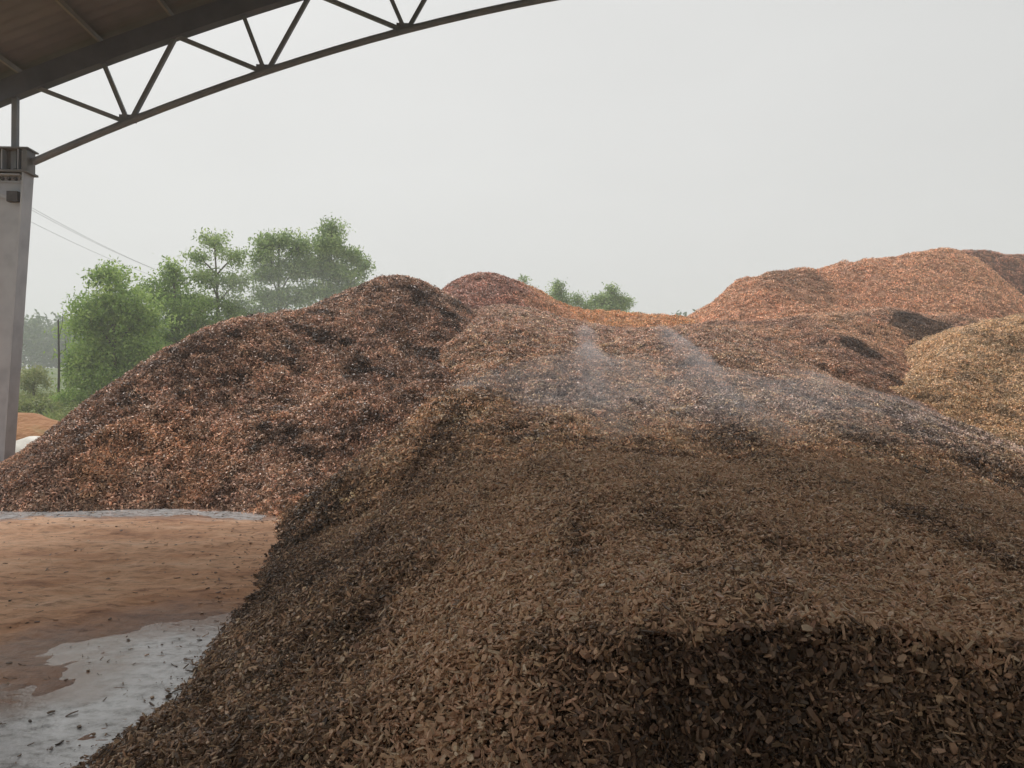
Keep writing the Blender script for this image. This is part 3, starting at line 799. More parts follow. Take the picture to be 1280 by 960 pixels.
def cluster_layer(name, box, dens, dmax, smul=1.0):
    x, y, z, nr = sample(name, dens, box, dmax)
    n = len(x); nn = nr/np.linalg.norm(nr, axis=1, keepdims=True)
    pos = np.stack([x, y, z], 1) + nn*rng.uniform(-0.012, 0.012, n)[:, None]
    rot = eul(rot_from(nn + rng.normal(0, 0.10, nn.shape), rng.uniform(0, 6.28, n)))
    s = smul*rng.uniform(0.8, 1.25, n)
    scl = np.stack([s, s, s*rng.uniform(0.9, 1.5, n)], 1)
    scatter('wood_chips', HEAP[name], TREE_CLUSTER, pos, rot, scl, rng.integers(0, len(CLUSTER_ME), n), CF[name](x, y, z))
    return n

cnt = {}
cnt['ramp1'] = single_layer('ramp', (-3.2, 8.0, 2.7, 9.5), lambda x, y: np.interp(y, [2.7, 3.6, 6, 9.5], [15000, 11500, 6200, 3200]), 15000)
def bank_extra(x, y):
    g = surf_normal(h_ramp, x, y, 0.03); return 9000*np.clip(np.linalg.norm(g, axis=1) - 1.1, 0, 4)
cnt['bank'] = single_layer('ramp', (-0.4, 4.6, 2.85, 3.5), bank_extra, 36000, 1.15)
cnt['ramp2'] = cluster_layer('ramp', (-3.4, 8.5, 8.0, 29), lambda x, y: np.interp(y, [8, 9.5, 14, 20, 29], [90, 150, 150, 110, 80]), 150, 1.0)
cnt['left'] = cluster_layer('left', (-11, 1.2, 10, 24), lambda x, y: 200 + 0*x, 200, 1.15)
cnt['peak'] = cluster_layer('peak', EXT['peak'], lambda x, y: 90 + 0*x, 90, 1.2)
cnt['low'] = cluster_layer('low', EXT['low'], lambda x, y: 70 + 0*x, 70, 1.25)
cnt['mid'] = cluster_layer('mid', EXT['mid'], lambda x, y: 140 + 0*x, 140, 1.05)
cnt['tan'] = cluster_layer('tan', EXT['tan'], lambda x, y: 190 + 0*x, 190, 1.0)
cnt['big'] = cluster_layer('big', EXT['big'], lambda x, y: 70 + 0*x, 70, 1.3)
cnt['back'] = cluster_layer('back', EXT['back'], lambda x, y: 50 + 0*x, 50, 1.3)

# stray chips on the yard beside the front heap
def stray():
    n = 11000
    x = rng.uniform(-9, -1.5, n); y = rng.uniform(3.2, 11.6, n)
    toe = np.interp(y, [3.3, 4.4, 5.9, 7.3, 10.5], [-2.05, -2.0, -2.15, -2.45, -3.4])
    dist = np.minimum(np.abs(toe - x), np.abs(11.3 - y) + 0.1)
    m = (x < toe + 0.1) & (rng.random(n) < (0.14 + 1.2*np.exp(-dist/0.18)))
    x, y = x[m], y[m]; n = len(x); z = np.maximum(yard_z(x, y), WET_Z) + 0.006
    nn = np.tile(A([[0, 0, 1.0]]), (n, 1)) + rng.normal(0, 0.2, (n, 3))
    s = np.minimum(np.exp(rng.normal(-0.75, 0.55, n)), 1.2)
    col = jitter(np.tile(A([[0.13, 0.085, 0.055]]), (n, 1)), n, 0.5)
    scatter('wood_chips', HEAP['ramp'], TREE_CHIP, np.stack([x, y, z], 1), eul(rot_from(nn, rng.uniform(0, 6.28, n))), np.stack([s]*3, 1), rng.integers(0, len(CHIP_ME), n), col)
stray()
print('CHIPS', cnt)

# ------------------------------------------------------------------ shed: column, arched truss, purlins, roof
SK = 0.068                                     # the shed stands a few degrees askew to the view
def on_truss(px, py):
    """pixel -> point on the vertical plane of the truss"""
    d = 15.0
    for _ in range(6):
        p = P(px, py, d); d = 15.0 + SK * (p[0] + 9.5)
    return Vector(P(px, py, d))
TD = Vector((1, SK, 0)).normalized()           # along the truss
BD = Vector((-SK, 1, 0)).normalized()          # along the purlins
ORG = Vector((-9.5, 15.0, 0))
def curve_fit(pts, xc_guess, deg=2):
    s = A([(p - ORG).dot(TD) for p in pts]); z = A([p.z for p in pts])
    A_ = np.stack([np.ones_like(s), -(s - xc_guess)**2], 1)
    c, *_ = np.linalg.lstsq(A_, z, rcond=None)
    return lambda q: c[0] - c[1]*(q - xc_guess)**2
B_px = [(42, 203), (160, 151), (331, 90), (506, 38), (668, 1)]
T_px = [(0, 131), (45, 113), (128, 82), (219, 48), (306, 20), (365, 1)]
best = None
for g in np.arange(8, 30, 0.25):
    f = curve_fit([on_truss(*p) for p in B_px], g)
    e = sum((f((on_truss(*p)-ORG).dot(TD)) - on_truss(*p).z)**2 for p in B_px)
    if best is None or e < best[0]: best = (e, g)
XC = best[1]
bot = curve_fit([on_truss(*p) for p in B_px], XC)
best = None
for g in np.arange(8, 60, 0.25):
    f = curve_fit([on_truss(*p) for p in T_px], g)
    e = sum((f((on_truss(*p)-ORG).dot(TD)) - on_truss(*p).z)**2 for p in T_px)
    if best is None or e < best[0]: best = (e, g)
topf0 = curve_fit([on_truss(*p) for p in T_px], best[1])
HALF = XC
print('TRUSS half span', XC, 'top centre', best[1], 'bottom z', bot(0.0), bot(XC))
def top(s):
    s = s if s <= HALF else 2*HALF - s
    return topf0(s) if s < best[1] else topf0(best[1])
def pt(s, z, b=0.0):
    v = ORG + TD*s + BD*b; return Vector((v.x, v.y, z))

shed = empty('open_shed', pt(0, 0))
tag(shed, 'open sided steel shed with grey column, arched truss and brown roof', 'shed')
def add(mb, name, mat):
    inv = Matrix.Translation(-shed.location)
    mb.v = [tuple(inv @ Vector(v)) for v in mb.v]
    return mb.build(name, mat, shed)
CH = 0.42                                      # depth of the top chord
SPAN = 2*HALF
# bottom chord, in straight lengths between the nodes
s_nodes = [(on_truss(*p)-ORG).dot(TD) for p in B_px[:4]]
step = s_nodes[3]-s_nodes[2]
while s_nodes[-1] + step < SPAN - 2: s_nodes.append(s_nodes[-1]+step)
s_nodes.append(SPAN - s_nodes[0])
for a, b in zip(s_nodes[:-1], s_nodes[1:]):
    n = 4
    m = MB(); q = [a + (b-a)*k/n for k in range(n+1)]
    zz = lambda s: bot(s)
    m.tube([pt(s, zz(s)) for s in q], [0.072]*(n+1), 10)
    add(m, 'bottom_chord', M['truss'])
# top chord: one deep curved girder
m = MB(); q = np.linspace(-0.9, SPAN+0.9, 61); prof = []
for s in q:
    z = top(s)
    for (b, dz) in ((-0.11, 0.0), (0.11, 0.0), (0.11, CH), (-0.11, CH)): m.v.append(tuple(pt(s, z+dz, b)))
for k in range(60):
    for j in range(4):
        a = 4*k+j; b = 4*k+(j+1) % 4
        m.f.append((a, b, b+4, a+4))
m.f.append((3, 2, 1, 0)); m.f.append((240, 241, 242, 243))
add(m, 'top_chord', M['chord'])
# braces
Tn = [(on_truss(*p)-ORG).dot(TD) for p in ((46, 113), (129, 82), (220, 48), (306, 20))]
def brace(s0, z0, s1, z1, wd=0.078):
    m = MB(); m.beam(pt(s0, z0), pt(s1, z1), wd, wd, BD); add(m, 'brace', M['truss'])
prev = Tn[0]
for k in range(1, len(s_nodes)-1):
    sb = s_nodes[k]
    if k == 1: tri = (Tn[0], Tn[1], Tn[2])
    else:
        dd = (s_nodes[k]-s_nodes[k-1])
        tri = (prev, prev + 0.49*dd, prev + dd)
    prev = tri[2]
    for off, st in zip((-0.10, 0.0, 0.10), tri):
        if st < SPAN: brace(sb+off*0.5, bot(sb), st, top(st)+0.05)
for sb in s_nodes[1:-1]:
    m = MB(); m.box(pt(sb, bot(sb)+0.06), (0.34, 0.016, 0.17), Matrix.Rotation(math.atan2(TD.y, TD.x), 3, 'Z')); add(m, 'gusset_plate', M['truss'])
# end posts and seat plates
for s in (( on_truss(19, 188)-ORG).dot(TD),):
    brace(s, bot(s)-0.05, s, top(s)+0.05, 0.10)

# column
def column(sgn, s0):
    """tapered H column; the inner flange leans outwards towards the top"""
    zt = on_truss(20, 218).z
    si_t = (on_truss(36, 222)-ORG).dot(TD); si_b = (on_truss(11, 600)-ORG).dot(TD) - 0.02
    wt = 0.95
    so = si_t - wt
    conv = (lambda s: s) if sgn > 0 else (lambda s: SPAN - s)
    root = MB()
    # web
    for q in (0,):
        b0 = len(root.v)
        for b in (-0.012, 0.012):
            for (s, z) in ((so+0.02, 0.0), (si_b-0.02, 0.0), (si_t-0.02, zt), (so+0.02, zt)): root.v.append(tuple(pt(conv(s), z, b)))
        root.f += [(0, 1, 2, 3), (7, 6, 5, 4), (0, 4, 5, 1), (1, 5, 6, 2), (2, 6, 7, 3), (3, 7, 4, 0)]
    w_ = add(root, 'column', M['steel'])
    def sub(mb, name, mat):
        inv = Matrix.Translation(-shed.location); mb.v = [tuple(inv @ Vector(v)) for v in mb.v]
        return mb.build(name, mat, w_)
    m = MB(); m.beam(pt(conv(si_b-0.015), 0.0), pt(conv(si_t-0.015), zt), 0.36, 0.03, BD); sub(m, 'flange', M['steel'])
    m = MB(); m.beam(pt(conv(so+0.015), 0.0), pt(conv(so+0.015), zt), 0.36, 0.03, BD); sub(m, 'flange', M['steel'])
    # base plate, stiffeners
    rz = Matrix.Rotation(math.atan2(TD.y, TD.x), 3, 'Z')
    c = (so+si_b)/2
    m = MB(); m.box(pt(conv(c), -0.02), (1.2, 0.6, 0.10), rz); sub(m, 'base_plate', M['steel'])
    ztop = on_truss(20, 187).z; s_r = (on_truss(41, 200)-ORG).dot(TD)
    cs = (so-0.15 + s_r)/2; wd = s_r - (so-0.15)
    m = MB(); m.box(pt(conv(cs), zt+0.02), (wd, 0.42, 0.04), rz); sub(m, 'seat_plate', M['cap'])
    m = MB(); m.box(pt(conv(cs), ztop-0.015), (wd+0.02, 0.40, 0.03), rz); sub(m, 'top_plate', M['cap'])
    h = ztop-0.03-(zt+0.04)
    m = MB(); m.box(pt(conv(cs-0.05), zt+0.04+h/2), (wd-0.16, 0.02, h-0.004), rz); sub(m, 'web_plate', M['cap'])
    m = MB(); m.box(pt(conv(s_r-0.07), zt+0.04+h/2, -0.02), (0.10, 0.30, h-0.006), rz); sub(m, 'end_plate', M['cap'])
    for k, ds in enumerate((-0.12, -0.42, -0.75)):
        m = MB(); m.box(pt(conv(si_t+ds), zt+0.04+h/2, -0.085), (0.016, 0.15, h-0.008), rz); sub(m, 'stiffener', M['steel'])
    # collar plate below the seat with two rows of bolts
    m = MB(); m.box(pt(conv((so+si_t)/2-0.01), zt-0.16, -0.03), (si_t-so-0.10, 0.02, 0.025), rz); sub(m, 'stiffener', M['steel'])
    m = MB(); m.box(pt(conv((so+si_t)/2-0.02), zt-0.02-0.02, -0.10), (si_t-so-0.12, 0.14, 0.022), rz); sub(m, 'stiffener', M['steel'])
    for row, z in enumerate((zt+0.075, zt-0.10)):
        for j in range(6):
            s = si_t - 0.10 - j*0.125
            m = MB(); m.tube([pt(conv(s), z, -0.016), pt(conv(s), z, -0.075)], [0.030, 0.030], 6); sub(m, 'bolt', M['bolt'])
    # bracket for a pipe on the web
    m = MB(); m.box(pt(conv(si_t-0.24), zt-0.46, -0.075), (0.20, 0.13, 0.20), rz); sub(m, 'bracket', M['bolt'])
    m = MB(); m.beam(pt(conv(si_t-0.30), zt-0.50, -0.10), pt(conv(so+0.10), zt-0.28, -0.10), 0.06, 0.06, BD); sub(m, 'bracket', M['steel'])
column(1, 0.0)
column(-1, SPAN)

# purlins run from the truss back over the camera
RB = -19.0
pur = [Tn[0]-0.32, Tn[1]-0.05, Tn[2]-0.08]
dstep = Tn[2]-Tn[1]
s = pur[-1]+dstep
while s < SPAN + 0.4: pur.append(s); s += dstep
for s in pur:
    z = top(s) + CH + 0.02
    m = MB(); m.beam(pt(s, z+0.05, 0.30), pt(s, z+0.05, RB), 0.05, 0.10, TD); add(m, 'purlin', M['purlin'])
# corrugated sheet
ss = np.linspace(-0.95, SPAN+0.95, 90); bs = np.arange(RB, 0.40, 0.07)
V = []; 
ZT = A([top(s) for s in ss]) + CH + 0.165
for b in bs:
    dz = 0.018*math.sin(b/0.28*2*math.pi)
    for k, s in enumerate(ss):
        p = pt(s, ZT[k]+dz, b) - shed.location; V.append(tuple(p))
nx, ny = len(ss), len(bs)
i = np.arange(ny-1)[:, None]*nx + np.arange(nx-1)[None, :]
Fq = np.stack([i, i+1, i+nx+1, i+nx], -1).reshape(-1, 4)
rf = link_mesh('roof_sheet', V, Fq, M['roof'], shed, smooth=True)

# unseen wall added behind the camera, sized to hold back light from the rear
m = MB(); m.box(pt(SPAN/2, 2.9, RB+0.3), (SPAN+0.4, 0.35, 5.8), Matrix.Rotation(math.atan2(TD.y, TD.x), 3, 'Z'))
add(m, 'added_rear_wall', M['roof'])

# ------------------------------------------------------------------ trees
def leaves(centres, tone0, nper, rad, ll, lw, flat=0.5):
    """leaf quads (n*nper) around clump centres -> verts, faces, tone"""
    n = len(centres)*nper
    c = np.repeat(centres, nper, 0) + rng.normal(0, 1, (n, 3)) * A([rad, rad, rad*0.75])
    d = rng.normal(0, 1, (n, 3)); d[:, 2] -= 0.4; d /= np.linalg.norm(d, axis=1, keepdims=True)
    nrm = rng.normal(0, 1, (n, 3)); nrm[:, 2] += 0.8
    sd = np.cross(d, nrm); sd /= np.linalg.norm(sd, axis=1, keepdims=True) + 1e-9
    l = ll*rng.uniform(0.7, 1.3, n)[:, None]; w_ = lw*rng.uniform(0.7, 1.3, n)[:, None]
    v = np.stack([c - d*l/2, c + sd*w_/2, c + d*l/2, c - sd*w_/2], 1).reshape(-1, 3)
    f = np.arange(4*n).reshape(-1, 4)
    t = np.clip(np.repeat(tone0, nper) + rng.normal(0, 0.16, n), 0, 1)
    return v, f, np.repeat(t, 4)

def leaf_obj(name, v, f, t, mat, parent=None):
    o = link_mesh(name, v, f, mat, parent)
    at = o.data.attributes.new('tone', 'FLOAT', 'POINT'); at.data.foreach_set('value', t.astype(np.float32))
    return o

def tree(label, d, base_px, blobs, mat, clumps, nper, ll=0.20, lw=0.085, group='acacia trees behind the heaps', rad=0.24, tone=0.5, bz=None):
    bx, _, bz0 = P(base_px, 505, d)
    z0 = float(terrain(A([bx]), A([d]))[0]) - 0.05
    clumps = int(clumps*1.0); nper = int(nper*2.4)
    root = empty('acacia_tree', (bx, d, z0)); tag(root, label, 'tree', group)
    org = Vector((bx, d, z0))
    bl = []
    for k, (px, py, rx, ry) in enumerate(blobs):
        dd = d + random.uniform(-0.5, 0.5)*max(rx, 12)/F_PX*d
        c = Vector(P(px, py, dd)) - org
        bl.append((c, rx/F_PX*d, ry/F_PX*d))
    topc = max(bl, key=lambda b: b[0].z)
    zt = topc[0].z + 0.3*topc[2]
    # trunk
    m = MB(); n = 7; tp = []
    for k in range(n):
        t = k/(n-1)
        tp.append(Vector((topc[0].x*t**1.6 + 0.08*math.sin(3*t+d), topc[0].y*t**1.6 + 0.08*math.cos(2.3*t+d), zt*t)))
    r0 = 0.11 + 0.006*zt
    m.tube(tp, [r0*(1-0.9*k/(n-1)) + 0.008 for k in range(n)], 7)
    tr = m.build('trunk', M['bark'], root, True)
    for c, rx, ry in bl:
        t = max(0.12, min(0.92, (c.z - 0.9*ry) / zt - 0.06)); i0 = min(n-2, int(t*(n-1))); fr = t*(n-1)-i0
        a = tp[i0].lerp(tp[i0+1], fr)
        mid = a.lerp(c, 0.5) + Vector((0, 0, 0.12*ry))
        m = MB(); m.tube([a, mid, c, c + (c-a)*0.25 + Vector((0, 0, 0.35*ry))], [0.06, 0.045, 0.028, 0.01], 5); m.build('limb', M['bark'], tr, True)
        for _ in range(4):
            e = c + Vector((random.uniform(-.8, .8)*rx, random.uniform(-.8, .8)*rx, random.uniform(-.5, .8)*ry))
            m = MB(); m.tube([mid.lerp(c, random.random()), e], [0.014, 0.004], 4); m.build('twig', M['bark'], tr)
    Vs, Fs, Ts = [], [], []; off = 0
    area = sum(rx*ry for _, rx, ry in bl)
    for c, rx, ry in bl:
        nn = max(6, int(clumps*rx*ry/area))
        q = rng.normal(0, 1, (nn, 3)); q /= np.linalg.norm(q, axis=1, keepdims=True)
        q *= (rng.random(nn)**0.42)[:, None] * (1 + 0.22*rng.normal(0, 1, nn))[:, None]
        ctr = A(c) + q*A([rx, rx, ry])
        t0 = np.clip(tone + 0.26*rng.normal(0, 1, nn), 0, 1)
        v, f, t = leaves(ctr, t0, nper, rad, ll, lw)
        Vs.append(v); Fs.append(f+off); Ts.append(t); off += len(v)
    leaf_obj('crown', np.concatenate(Vs), np.concatenate(Fs), np.concatenate(Ts), mat, root)
    return root

tree('dense bright green bushy acacia tree, lowest and nearest the grey column', 38, 143,
     [(135, 345, 20, 17), (148, 380, 38, 30), (112, 398, 26, 30), (183, 398, 24, 24), (140, 432, 56, 40), (184, 450, 28, 36), (100, 462, 20, 32), (145, 480, 52, 26)], M['leaf_a'], 900, 16, tone=0.55)
tree('mid green acacia tree between the bushy tree and the airy tree', 42, 222,
     [(215, 342, 13, 15), (208, 370, 28, 24), (234, 392, 28, 30), (216, 425, 30, 25), (248, 440, 28, 20), (205, 455, 26, 20)], M['leaf_a'], 520, 15, tone=0.42)
tree('thin airy acacia tree with sky showing through, third from the column', 44, 272,
     [(268, 302, 19, 11), (249, 322, 13, 10), (292, 322, 16, 11), (262, 348, 24, 12), (294, 355, 18, 14), (252, 380, 20, 14), (290, 388, 24, 18), (264, 412, 30, 18), (300, 420, 24, 18), (285, 442, 40, 14)], M['leaf_b'], 400, 15, tone=0.55)
tree('broad topped grey green acacia tree next to the tallest tree', 46, 350,
     [(328, 312, 14, 18), (350, 302, 20, 13), (376, 308, 15, 15), (335, 338, 22, 20), (368, 338, 27, 22), (335, 372, 26, 14), (372, 370, 24, 14), (325, 398, 24, 12), (365, 395, 30, 12)], M['leaf_b'], 480, 15, tone=0.42)
tree('tallest slender acacia tree, rightmost of the left clump', 48, 412,
     [(414, 288, 14, 12), (410, 310, 22, 14), (440, 322, 16, 11), (402, 335, 24, 18), (432, 344, 22, 11), (454, 332, 8, 9), (405, 365, 24, 12), (438, 360, 18, 8)], M['leaf_b'], 430, 15, tone=0.5)
G2 = 'small trees showing above the saddle'
tree('small pointed green treetop above the saddle, beside the red peak', 62, 697,
     [(697, 357, 6, 9), (694, 370, 12, 9), (706, 378, 10, 8), (696, 395, 18, 12)], M['leaf_b'], 150, 14, group=G2, tone=0.4)
tree('small low treetop between the pointed treetop and the wide treetop', 63, 725,
     [(722, 376, 9, 7), (735, 384, 9, 7), (725, 396, 16, 12)], M['leaf_b'], 110, 14, group=G2, tone=0.4)
tree('wide flat green treetop above the middle of the saddle', 62, 762,
     [(764, 362, 5, 7), (748, 376, 11, 8), (766, 376, 14, 9), (782, 378, 8, 7), (760, 390, 28, 10)], M['leaf_b'], 220, 14, group=G2, tone=0.4)
tree('tiny faint treetop just behind the red brown peak', 66, 656,
     [(655, 351, 4, 6), (658, 365, 10, 8), (655, 385, 14, 10)], M['leaf_b'], 70, 14, group=G2, tone=0.4)

# far plantation: one mass
def far_wood():
    n = 5200
    x = rng.uniform(-170, 60, n); y = rng.uniform(118, 150, n)
    z0 = terrain(x, y); hgt = 7.2 + 1.6*fbm(x, y, 9, 200, 3) + rng.normal(0, 0.35, n)
    z = z0 + hgt * rng.random(n)**0.55
    v, f, t = leaves(np.stack([x, y, z], 1), np.clip(0.5+0.15*rng.normal(0, 1, n), 0, 1), 22, 0.75, 0.75, 0.4)
    o = leaf_obj('distant_wood', v, f, t, M['leaf_far'])
    tag(o, 'hazy green plantation wood far behind the left heap', 'wood', kind='stuff')
    # dark trunks inside the mass
    m = MB()
    for k in range(260):
        xx, yy = random.uniform(-150, 60), random.uniform(118, 140); zz = float(terrain(A([xx]), A([yy]))[0])
        m.tube([(xx, yy, zz-0.2), (xx+random.uniform(-.3, .3), yy, zz+6.5)], [0.12, 0.05], 5)
    m.build('trunks', M['bark'], o)['kind'] = 'stuff'
far_wood()

# grass and low growth on the bank at the left
def bank_growth():
    n = 9000
    x = rng.uniform(-48, -12, n); y = rng.uniform(27, 48, n)
    m = (x < -0.36*y) & (x > -0.80*y) & (fbm(x, y, 2.5, 210, 3) > 0.42); x, y = x[m], y[m]; n = len(x)
    z = terrain(x, y) + rng.uniform(0.05, 0.45, n)*(0.3 + 1.2*fbm(x, y, 3, 214, 3))
    v, f, t = leaves(np.stack([x, y, z], 1), np.clip(0.35+0.5*fbm(x, y, 4, 216, 3)+0.1*rng.normal(0, 1, n), 0, 1), 8, 0.2, 0.42, 0.05)
    tag(leaf_obj('grass', v, f, t, M['grass']), 'rough green grass and weeds on the bank behind the left heap', 'grass', kind='stuff')
bank_growth()

def bush(label, px, py, d, rx, ry, mat, n, tone):
    bx = P(px, py, d)[0]; z0 = float(terrain(A([bx]), A([d]))[0])
    root = empty('bush', (bx, d, z0)); tag(root, label, 'bush', 'bushes on the grassy bank')
    rxw, ryw = rx/F_PX*d, ry/F_PX*d; cz = max(P(px, py, d)[2]-z0, 0.35*ryw)
    m = MB()
    for k in range(5): m.tube([(0, 0, -0.05), (random.uniform(-.5, .5)*rxw, random.uniform(-.5, .5)*rxw, cz+0.3*ryw)], [0.03, 0.008], 5)
    m.build('stem', M['bark'], root)
    q = rng.normal(0, 1, (n, 3)); q /= np.linalg.norm(q, axis=1, keepdims=True); q *= (rng.random(n)**0.4)[:, None]
    c = q*A([rxw, rxw, ryw]) + A([0, 0, cz]); c[:, 2] = np.abs(c[:, 2])
    v, f, t = leaves(c, np.clip(tone+0.14*rng.normal(0, 1, n), 0, 1), 14, 0.14, 0.16, 0.06)
    leaf_obj('foliage', v, f, t, mat, root)
bush('pale green bush between the grey column and the thin dark pole', 40, 474, 39, 22, 16, M['grass'], 130, 0.75)
bush('low green bush at the foot of the thin dark pole', 90, 500, 36, 22, 12, M['leaf_a'], 120, 0.5)
bush('low yellow green bush beside the column above the orange earth', 40, 508, 34, 24, 10, M['grass'], 120, 0.55)

# orange earth mound, pale sheet, poles, wires
def mound(name, c, rx, ry, h, mat, seed, rs=0.12):
    xs = np.arange(-rx*1.15, rx*1.15, rs); ys = np.arange(-ry*1.15, ry*1.15, rs)
    X, Y = np.meshgrid(xs, ys); r = np.hypot(X/rx, Y/ry) + 0.35*(fbm(X+c[0], Y+c[1], rx*0.6, seed, 4)-0.5)
    Z = h*np.clip(1-r**1.6, -0.15, 1) + 0.1*h*(fbm(X, Y, 0.6, seed+5, 3)-0.5)
    nx, ny = len(xs), len(ys); i = np.arange(ny-1)[:, None]*nx + np.arange(nx-1)[None, :]
    f = np.stack([i, i+1, i+nx+1, i+nx], -1).reshape(-1, 4)
    o = link_mesh(name, np.stack([X.ravel(), Y.ravel(), Z.ravel()], 1), f, mat, smooth=True); o.location = c
    return o
p = P(30, 545, 24)
tag(mound('earth_mound', (p[0]-0.3, 24.5, 0.0), 3.0, 2.2, 1.15, M['earth'], 220), 'low mound of orange earth behind the pale sheet', 'earth mound')
p = P(28, 565, 17.0)
sh = tag(mound('plastic_sheet', (p[0]-0.1, 17.6, 0.0), 1.25, 1.0, 0.80, M['tarp'], 230, 0.07), 'pale sheet draped over a low hump between column and chip heap', 'plastic sheet')

# thin dark pole
pb = P(73, 500, 36); zb = float(terrain(A([pb[0]]), A([36.0]))[0])
ptp = P(73, 386, 36)
pole = empty('pole', (pb[0], 36, zb)); tag(pole, 'thin dark bare pole standing left of the bushy tree', 'pole')
m = MB(); m.tube([(0, 0, -0.2), (0.02, 0, (ptp[2]-zb)*0.5), (-0.03, 0, ptp[2]-zb-0.5)], [0.06, 0.05, 0.035], 8); m.build('shaft', M['dark_pole'], pole, True)
m = MB(); m.tube([(-0.03, 0, ptp[2]-zb-1.6), (0.16, 0, ptp[2]-zb-0.7), (0.20, 0, ptp[2]-zb)], [0.014, 0.011, 0.007], 5); m.build('branch', M['dark_pole'], pole, True)
m = MB(); m.tube([(0.0, 0, ptp[2]-zb-2.2), (0.30, 0.05, ptp[2]-zb-1.9), (0.26, 0.05, ptp[2]-zb-1.3)], [0.014, 0.011, 0.006], 5); m.build('branch', M['dark_pole'], pole, True)

# power line: two concrete poles and three wires
def power_pole(x, y, ztop, label):
    z0 = float(terrain(A([x]), A([y]))[0])
    r_ = empty('power_pole', (x, y, z0)); tag(r_, label, 'power pole', 'concrete power line poles')
    h = ztop - z0 + 0.2
    m = MB(); m.tube([(0, 0, -0.2), (0, 0, h)], [0.19, 0.11], 10); m.build('shaft', M['concrete'], r_, True)
    m = MB(); m.box((0, 0, h-0.38), (1.9, 0.10, 0.10)); m.build('crossarm', M['truss'], r_)
    for k, (dx, dz) in enumerate(((-0.85, -0.33), (0.85, -0.33), (0, 0.0))):
        m = MB(); m.tube([(dx, 0, h+dz), (dx, 0, h+dz+0.2)], [0.05, 0.035], 8); m.build('insulator', M['steel'], r_)
    return [Vector((x+dx, y, z0+h+dz+0.2)) for dx, dz in ((-0.85, -0.33), (0.85, -0.33), (0, 0.0))]
A1 = P(-62, 214, 40); A2 = P(222, 352, 74)
wa = power_pole(A1[0], 40, A1[2], 'concrete power pole beyond the grey column, carrying the near ends of the wires')
wb = power_pole(A2[0], 74, A2[2], 'concrete power pole standing behind the mid green tree')
for a, b, lab in zip(wa, wb, ('lowest of the three thin overhead wires left of the trees', 'middle of the three thin overhead wires left of the trees', 'uppermost of the three thin overhead wires left of the trees')):
    pts = [a.lerp(b, t) - Vector((0, 0, 0.5*4*t*(1-t))) for t in np.linspace(0, 1, 17)]
    m = MB(); m.tube(pts, [0.011]*17, 5); tag(m.build('overhead_wire', M['wire']), lab, 'wire', 'overhead power wires')

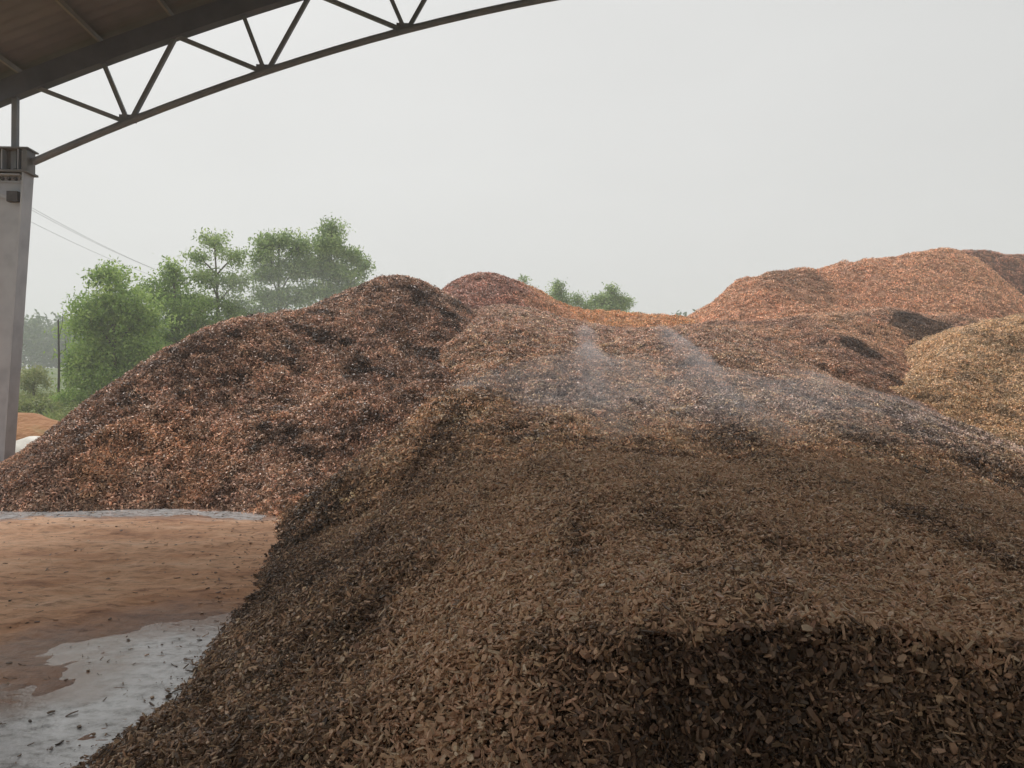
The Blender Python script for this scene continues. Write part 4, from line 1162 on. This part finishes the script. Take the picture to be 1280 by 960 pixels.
# ------------------------------------------------------------------ haze
def haze():
    m = bpy.data.materials.new('haze_air'); m.use_nodes = True; n = m.node_tree; n.nodes.clear()
    o = n.nodes.new('ShaderNodeOutputMaterial'); v = n.nodes.new('ShaderNodeVolumePrincipled')
    v.inputs['Color'].default_value = (0.93, 0.95, 0.97, 1); v.inputs['Density'].default_value = 0.0028
    v.inputs['Anisotropy'].default_value = 0.2
    n.links.new(v.outputs[0], o.inputs['Volume'])
    b = MB(); b.box((0, 100, 12.0), (700, 320, 28.0))
    ob = b.build('haze', m); tag(ob, 'thin pale haze filling the air over the yard', 'haze', kind='stuff')
def steam():
    m = bpy.data.materials.new('steam'); m.use_nodes = True; n = m.node_tree; n.nodes.clear()
    o = n.nodes.new('ShaderNodeOutputMaterial'); v = n.nodes.new('ShaderNodeVolumePrincipled')
    v.inputs['Color'].default_value = (0.90, 0.93, 1.0, 1); v.inputs['Density'].default_value = 0.15
    n.links.new(v.outputs[0], o.inputs['Volume'])
    # a thin layer of steam lying on the ramp, thicker along the wheel tracks
    rs = 0.12; xs = np.arange(-2.4, 7.6, rs); ys = np.arange(8.6, 24.0, rs)
    X, Y = np.meshgrid(xs, ys); B = top_height(X, Y) - 0.02
    px, py = pix(X, Y, B)
    core = np.clip(1 - np.hypot((X - 3.0 - 0.04*(Y-12)) / 4.6, (Y - 14.6) / 7.2), 0, 1)
    def streak(x0, y0, x1, y1, wd):
        a = P(x0, y0, 21); b = P(x1, y1, 11.5); t = np.clip((a[1]-Y)/(a[1]-b[1]), 0, 1)
        return np.exp(-((X - (a[0]+(b[0]-a[0])*t)) / wd)**2)
    band = np.exp(-((Y - 12.4)/2.0)**2)
    th = core**0.7 * (0.06 + (0.22 + 1.25*band)*np.clip(fbm(X, Y, 1.5, 300, 5, 0.6) - 0.2, 0, 1)) + core**0.5*(0.55*streak(730, 420, 745, 515, 0.24) + 0.55*streak(825, 428, 910, 520, 0.22))*(0.3+fbm(X, Y, 1.3, 310, 3))
    nx, ny = len(xs), len(ys); i = np.arange(ny-1)[:, None]*nx + np.arange(nx-1)[None, :]
    live = th > 0.012; kf = live[:-1, :-1] | live[1:, :-1] | live[:-1, 1:] | live[1:, 1:]
    th = np.maximum(th, 0.004)
    tq = np.stack([i, i+1, i+nx+1, i+nx], -1)[kf]; nv = nx*ny
    faces = np.concatenate([tq, (tq[:, ::-1] + nv)])
    # walls round the rim
    from collections import Counter
    ed = Counter()
    for q in tq.tolist():
        for k in range(4): ed[(q[k], q[(k+1) % 4])] += 1
    rim = [(b, a, a+nv, b+nv) for (a, b) in ed if (b, a) not in ed]
    v3 = np.concatenate([np.stack([X.ravel(), Y.ravel(), (B+th).ravel()], 1), np.stack([X.ravel(), Y.ravel(), B.ravel()], 1)])
    fl = faces.tolist() + [list(r) for r in rim]
    used = sorted({k for q in fl for k in q}); mp = {k: j for j, k in enumerate(used)}
    ob = link_mesh('steam', v3[used], [[mp[k] for k in q] for q in fl], m)
    tag(ob, 'thin pale steam lying over the middle of the front heap', 'steam', kind='stuff')
    # smoke drifting in front of the trees behind the left heap
    bm = bmesh.new(); bmesh.ops.create_icosphere(bm, subdivisions=4, radius=1.0)
    c = P(372, 372, 32)
    for q in bm.verts:
        k = 0.4 + 1.2*float(fbm(A([q.co.x*1.5+q.co.z]), A([q.co.y*1.5+q.co.z*1.7]), 0.8, 320, 3)[0])
        q.co = Vector((c[0] + q.co.x*3.6*k, c[1] + q.co.y*2.6*k, c[2] + q.co.z*1.5*k + 0.25*q.co.x))
    me = bpy.data.meshes.new('smoke'); bm.to_mesh(me); bm.free()
    m2 = m.copy(); m2.node_tree.nodes['Principled Volume'].inputs['Density'].default_value = 0.022
    m2.node_tree.nodes['Principled Volume'].inputs['Color'].default_value = (0.93, 0.96, 0.99, 1)
    me.materials.append(m2); so = bpy.data.objects.new('smoke', me); COL.objects.link(so)
    tag(so, 'faint bluish smoke drifting below the broad topped tree', 'smoke', kind='stuff')
steam()
HAZE = True
if HAZE: haze()
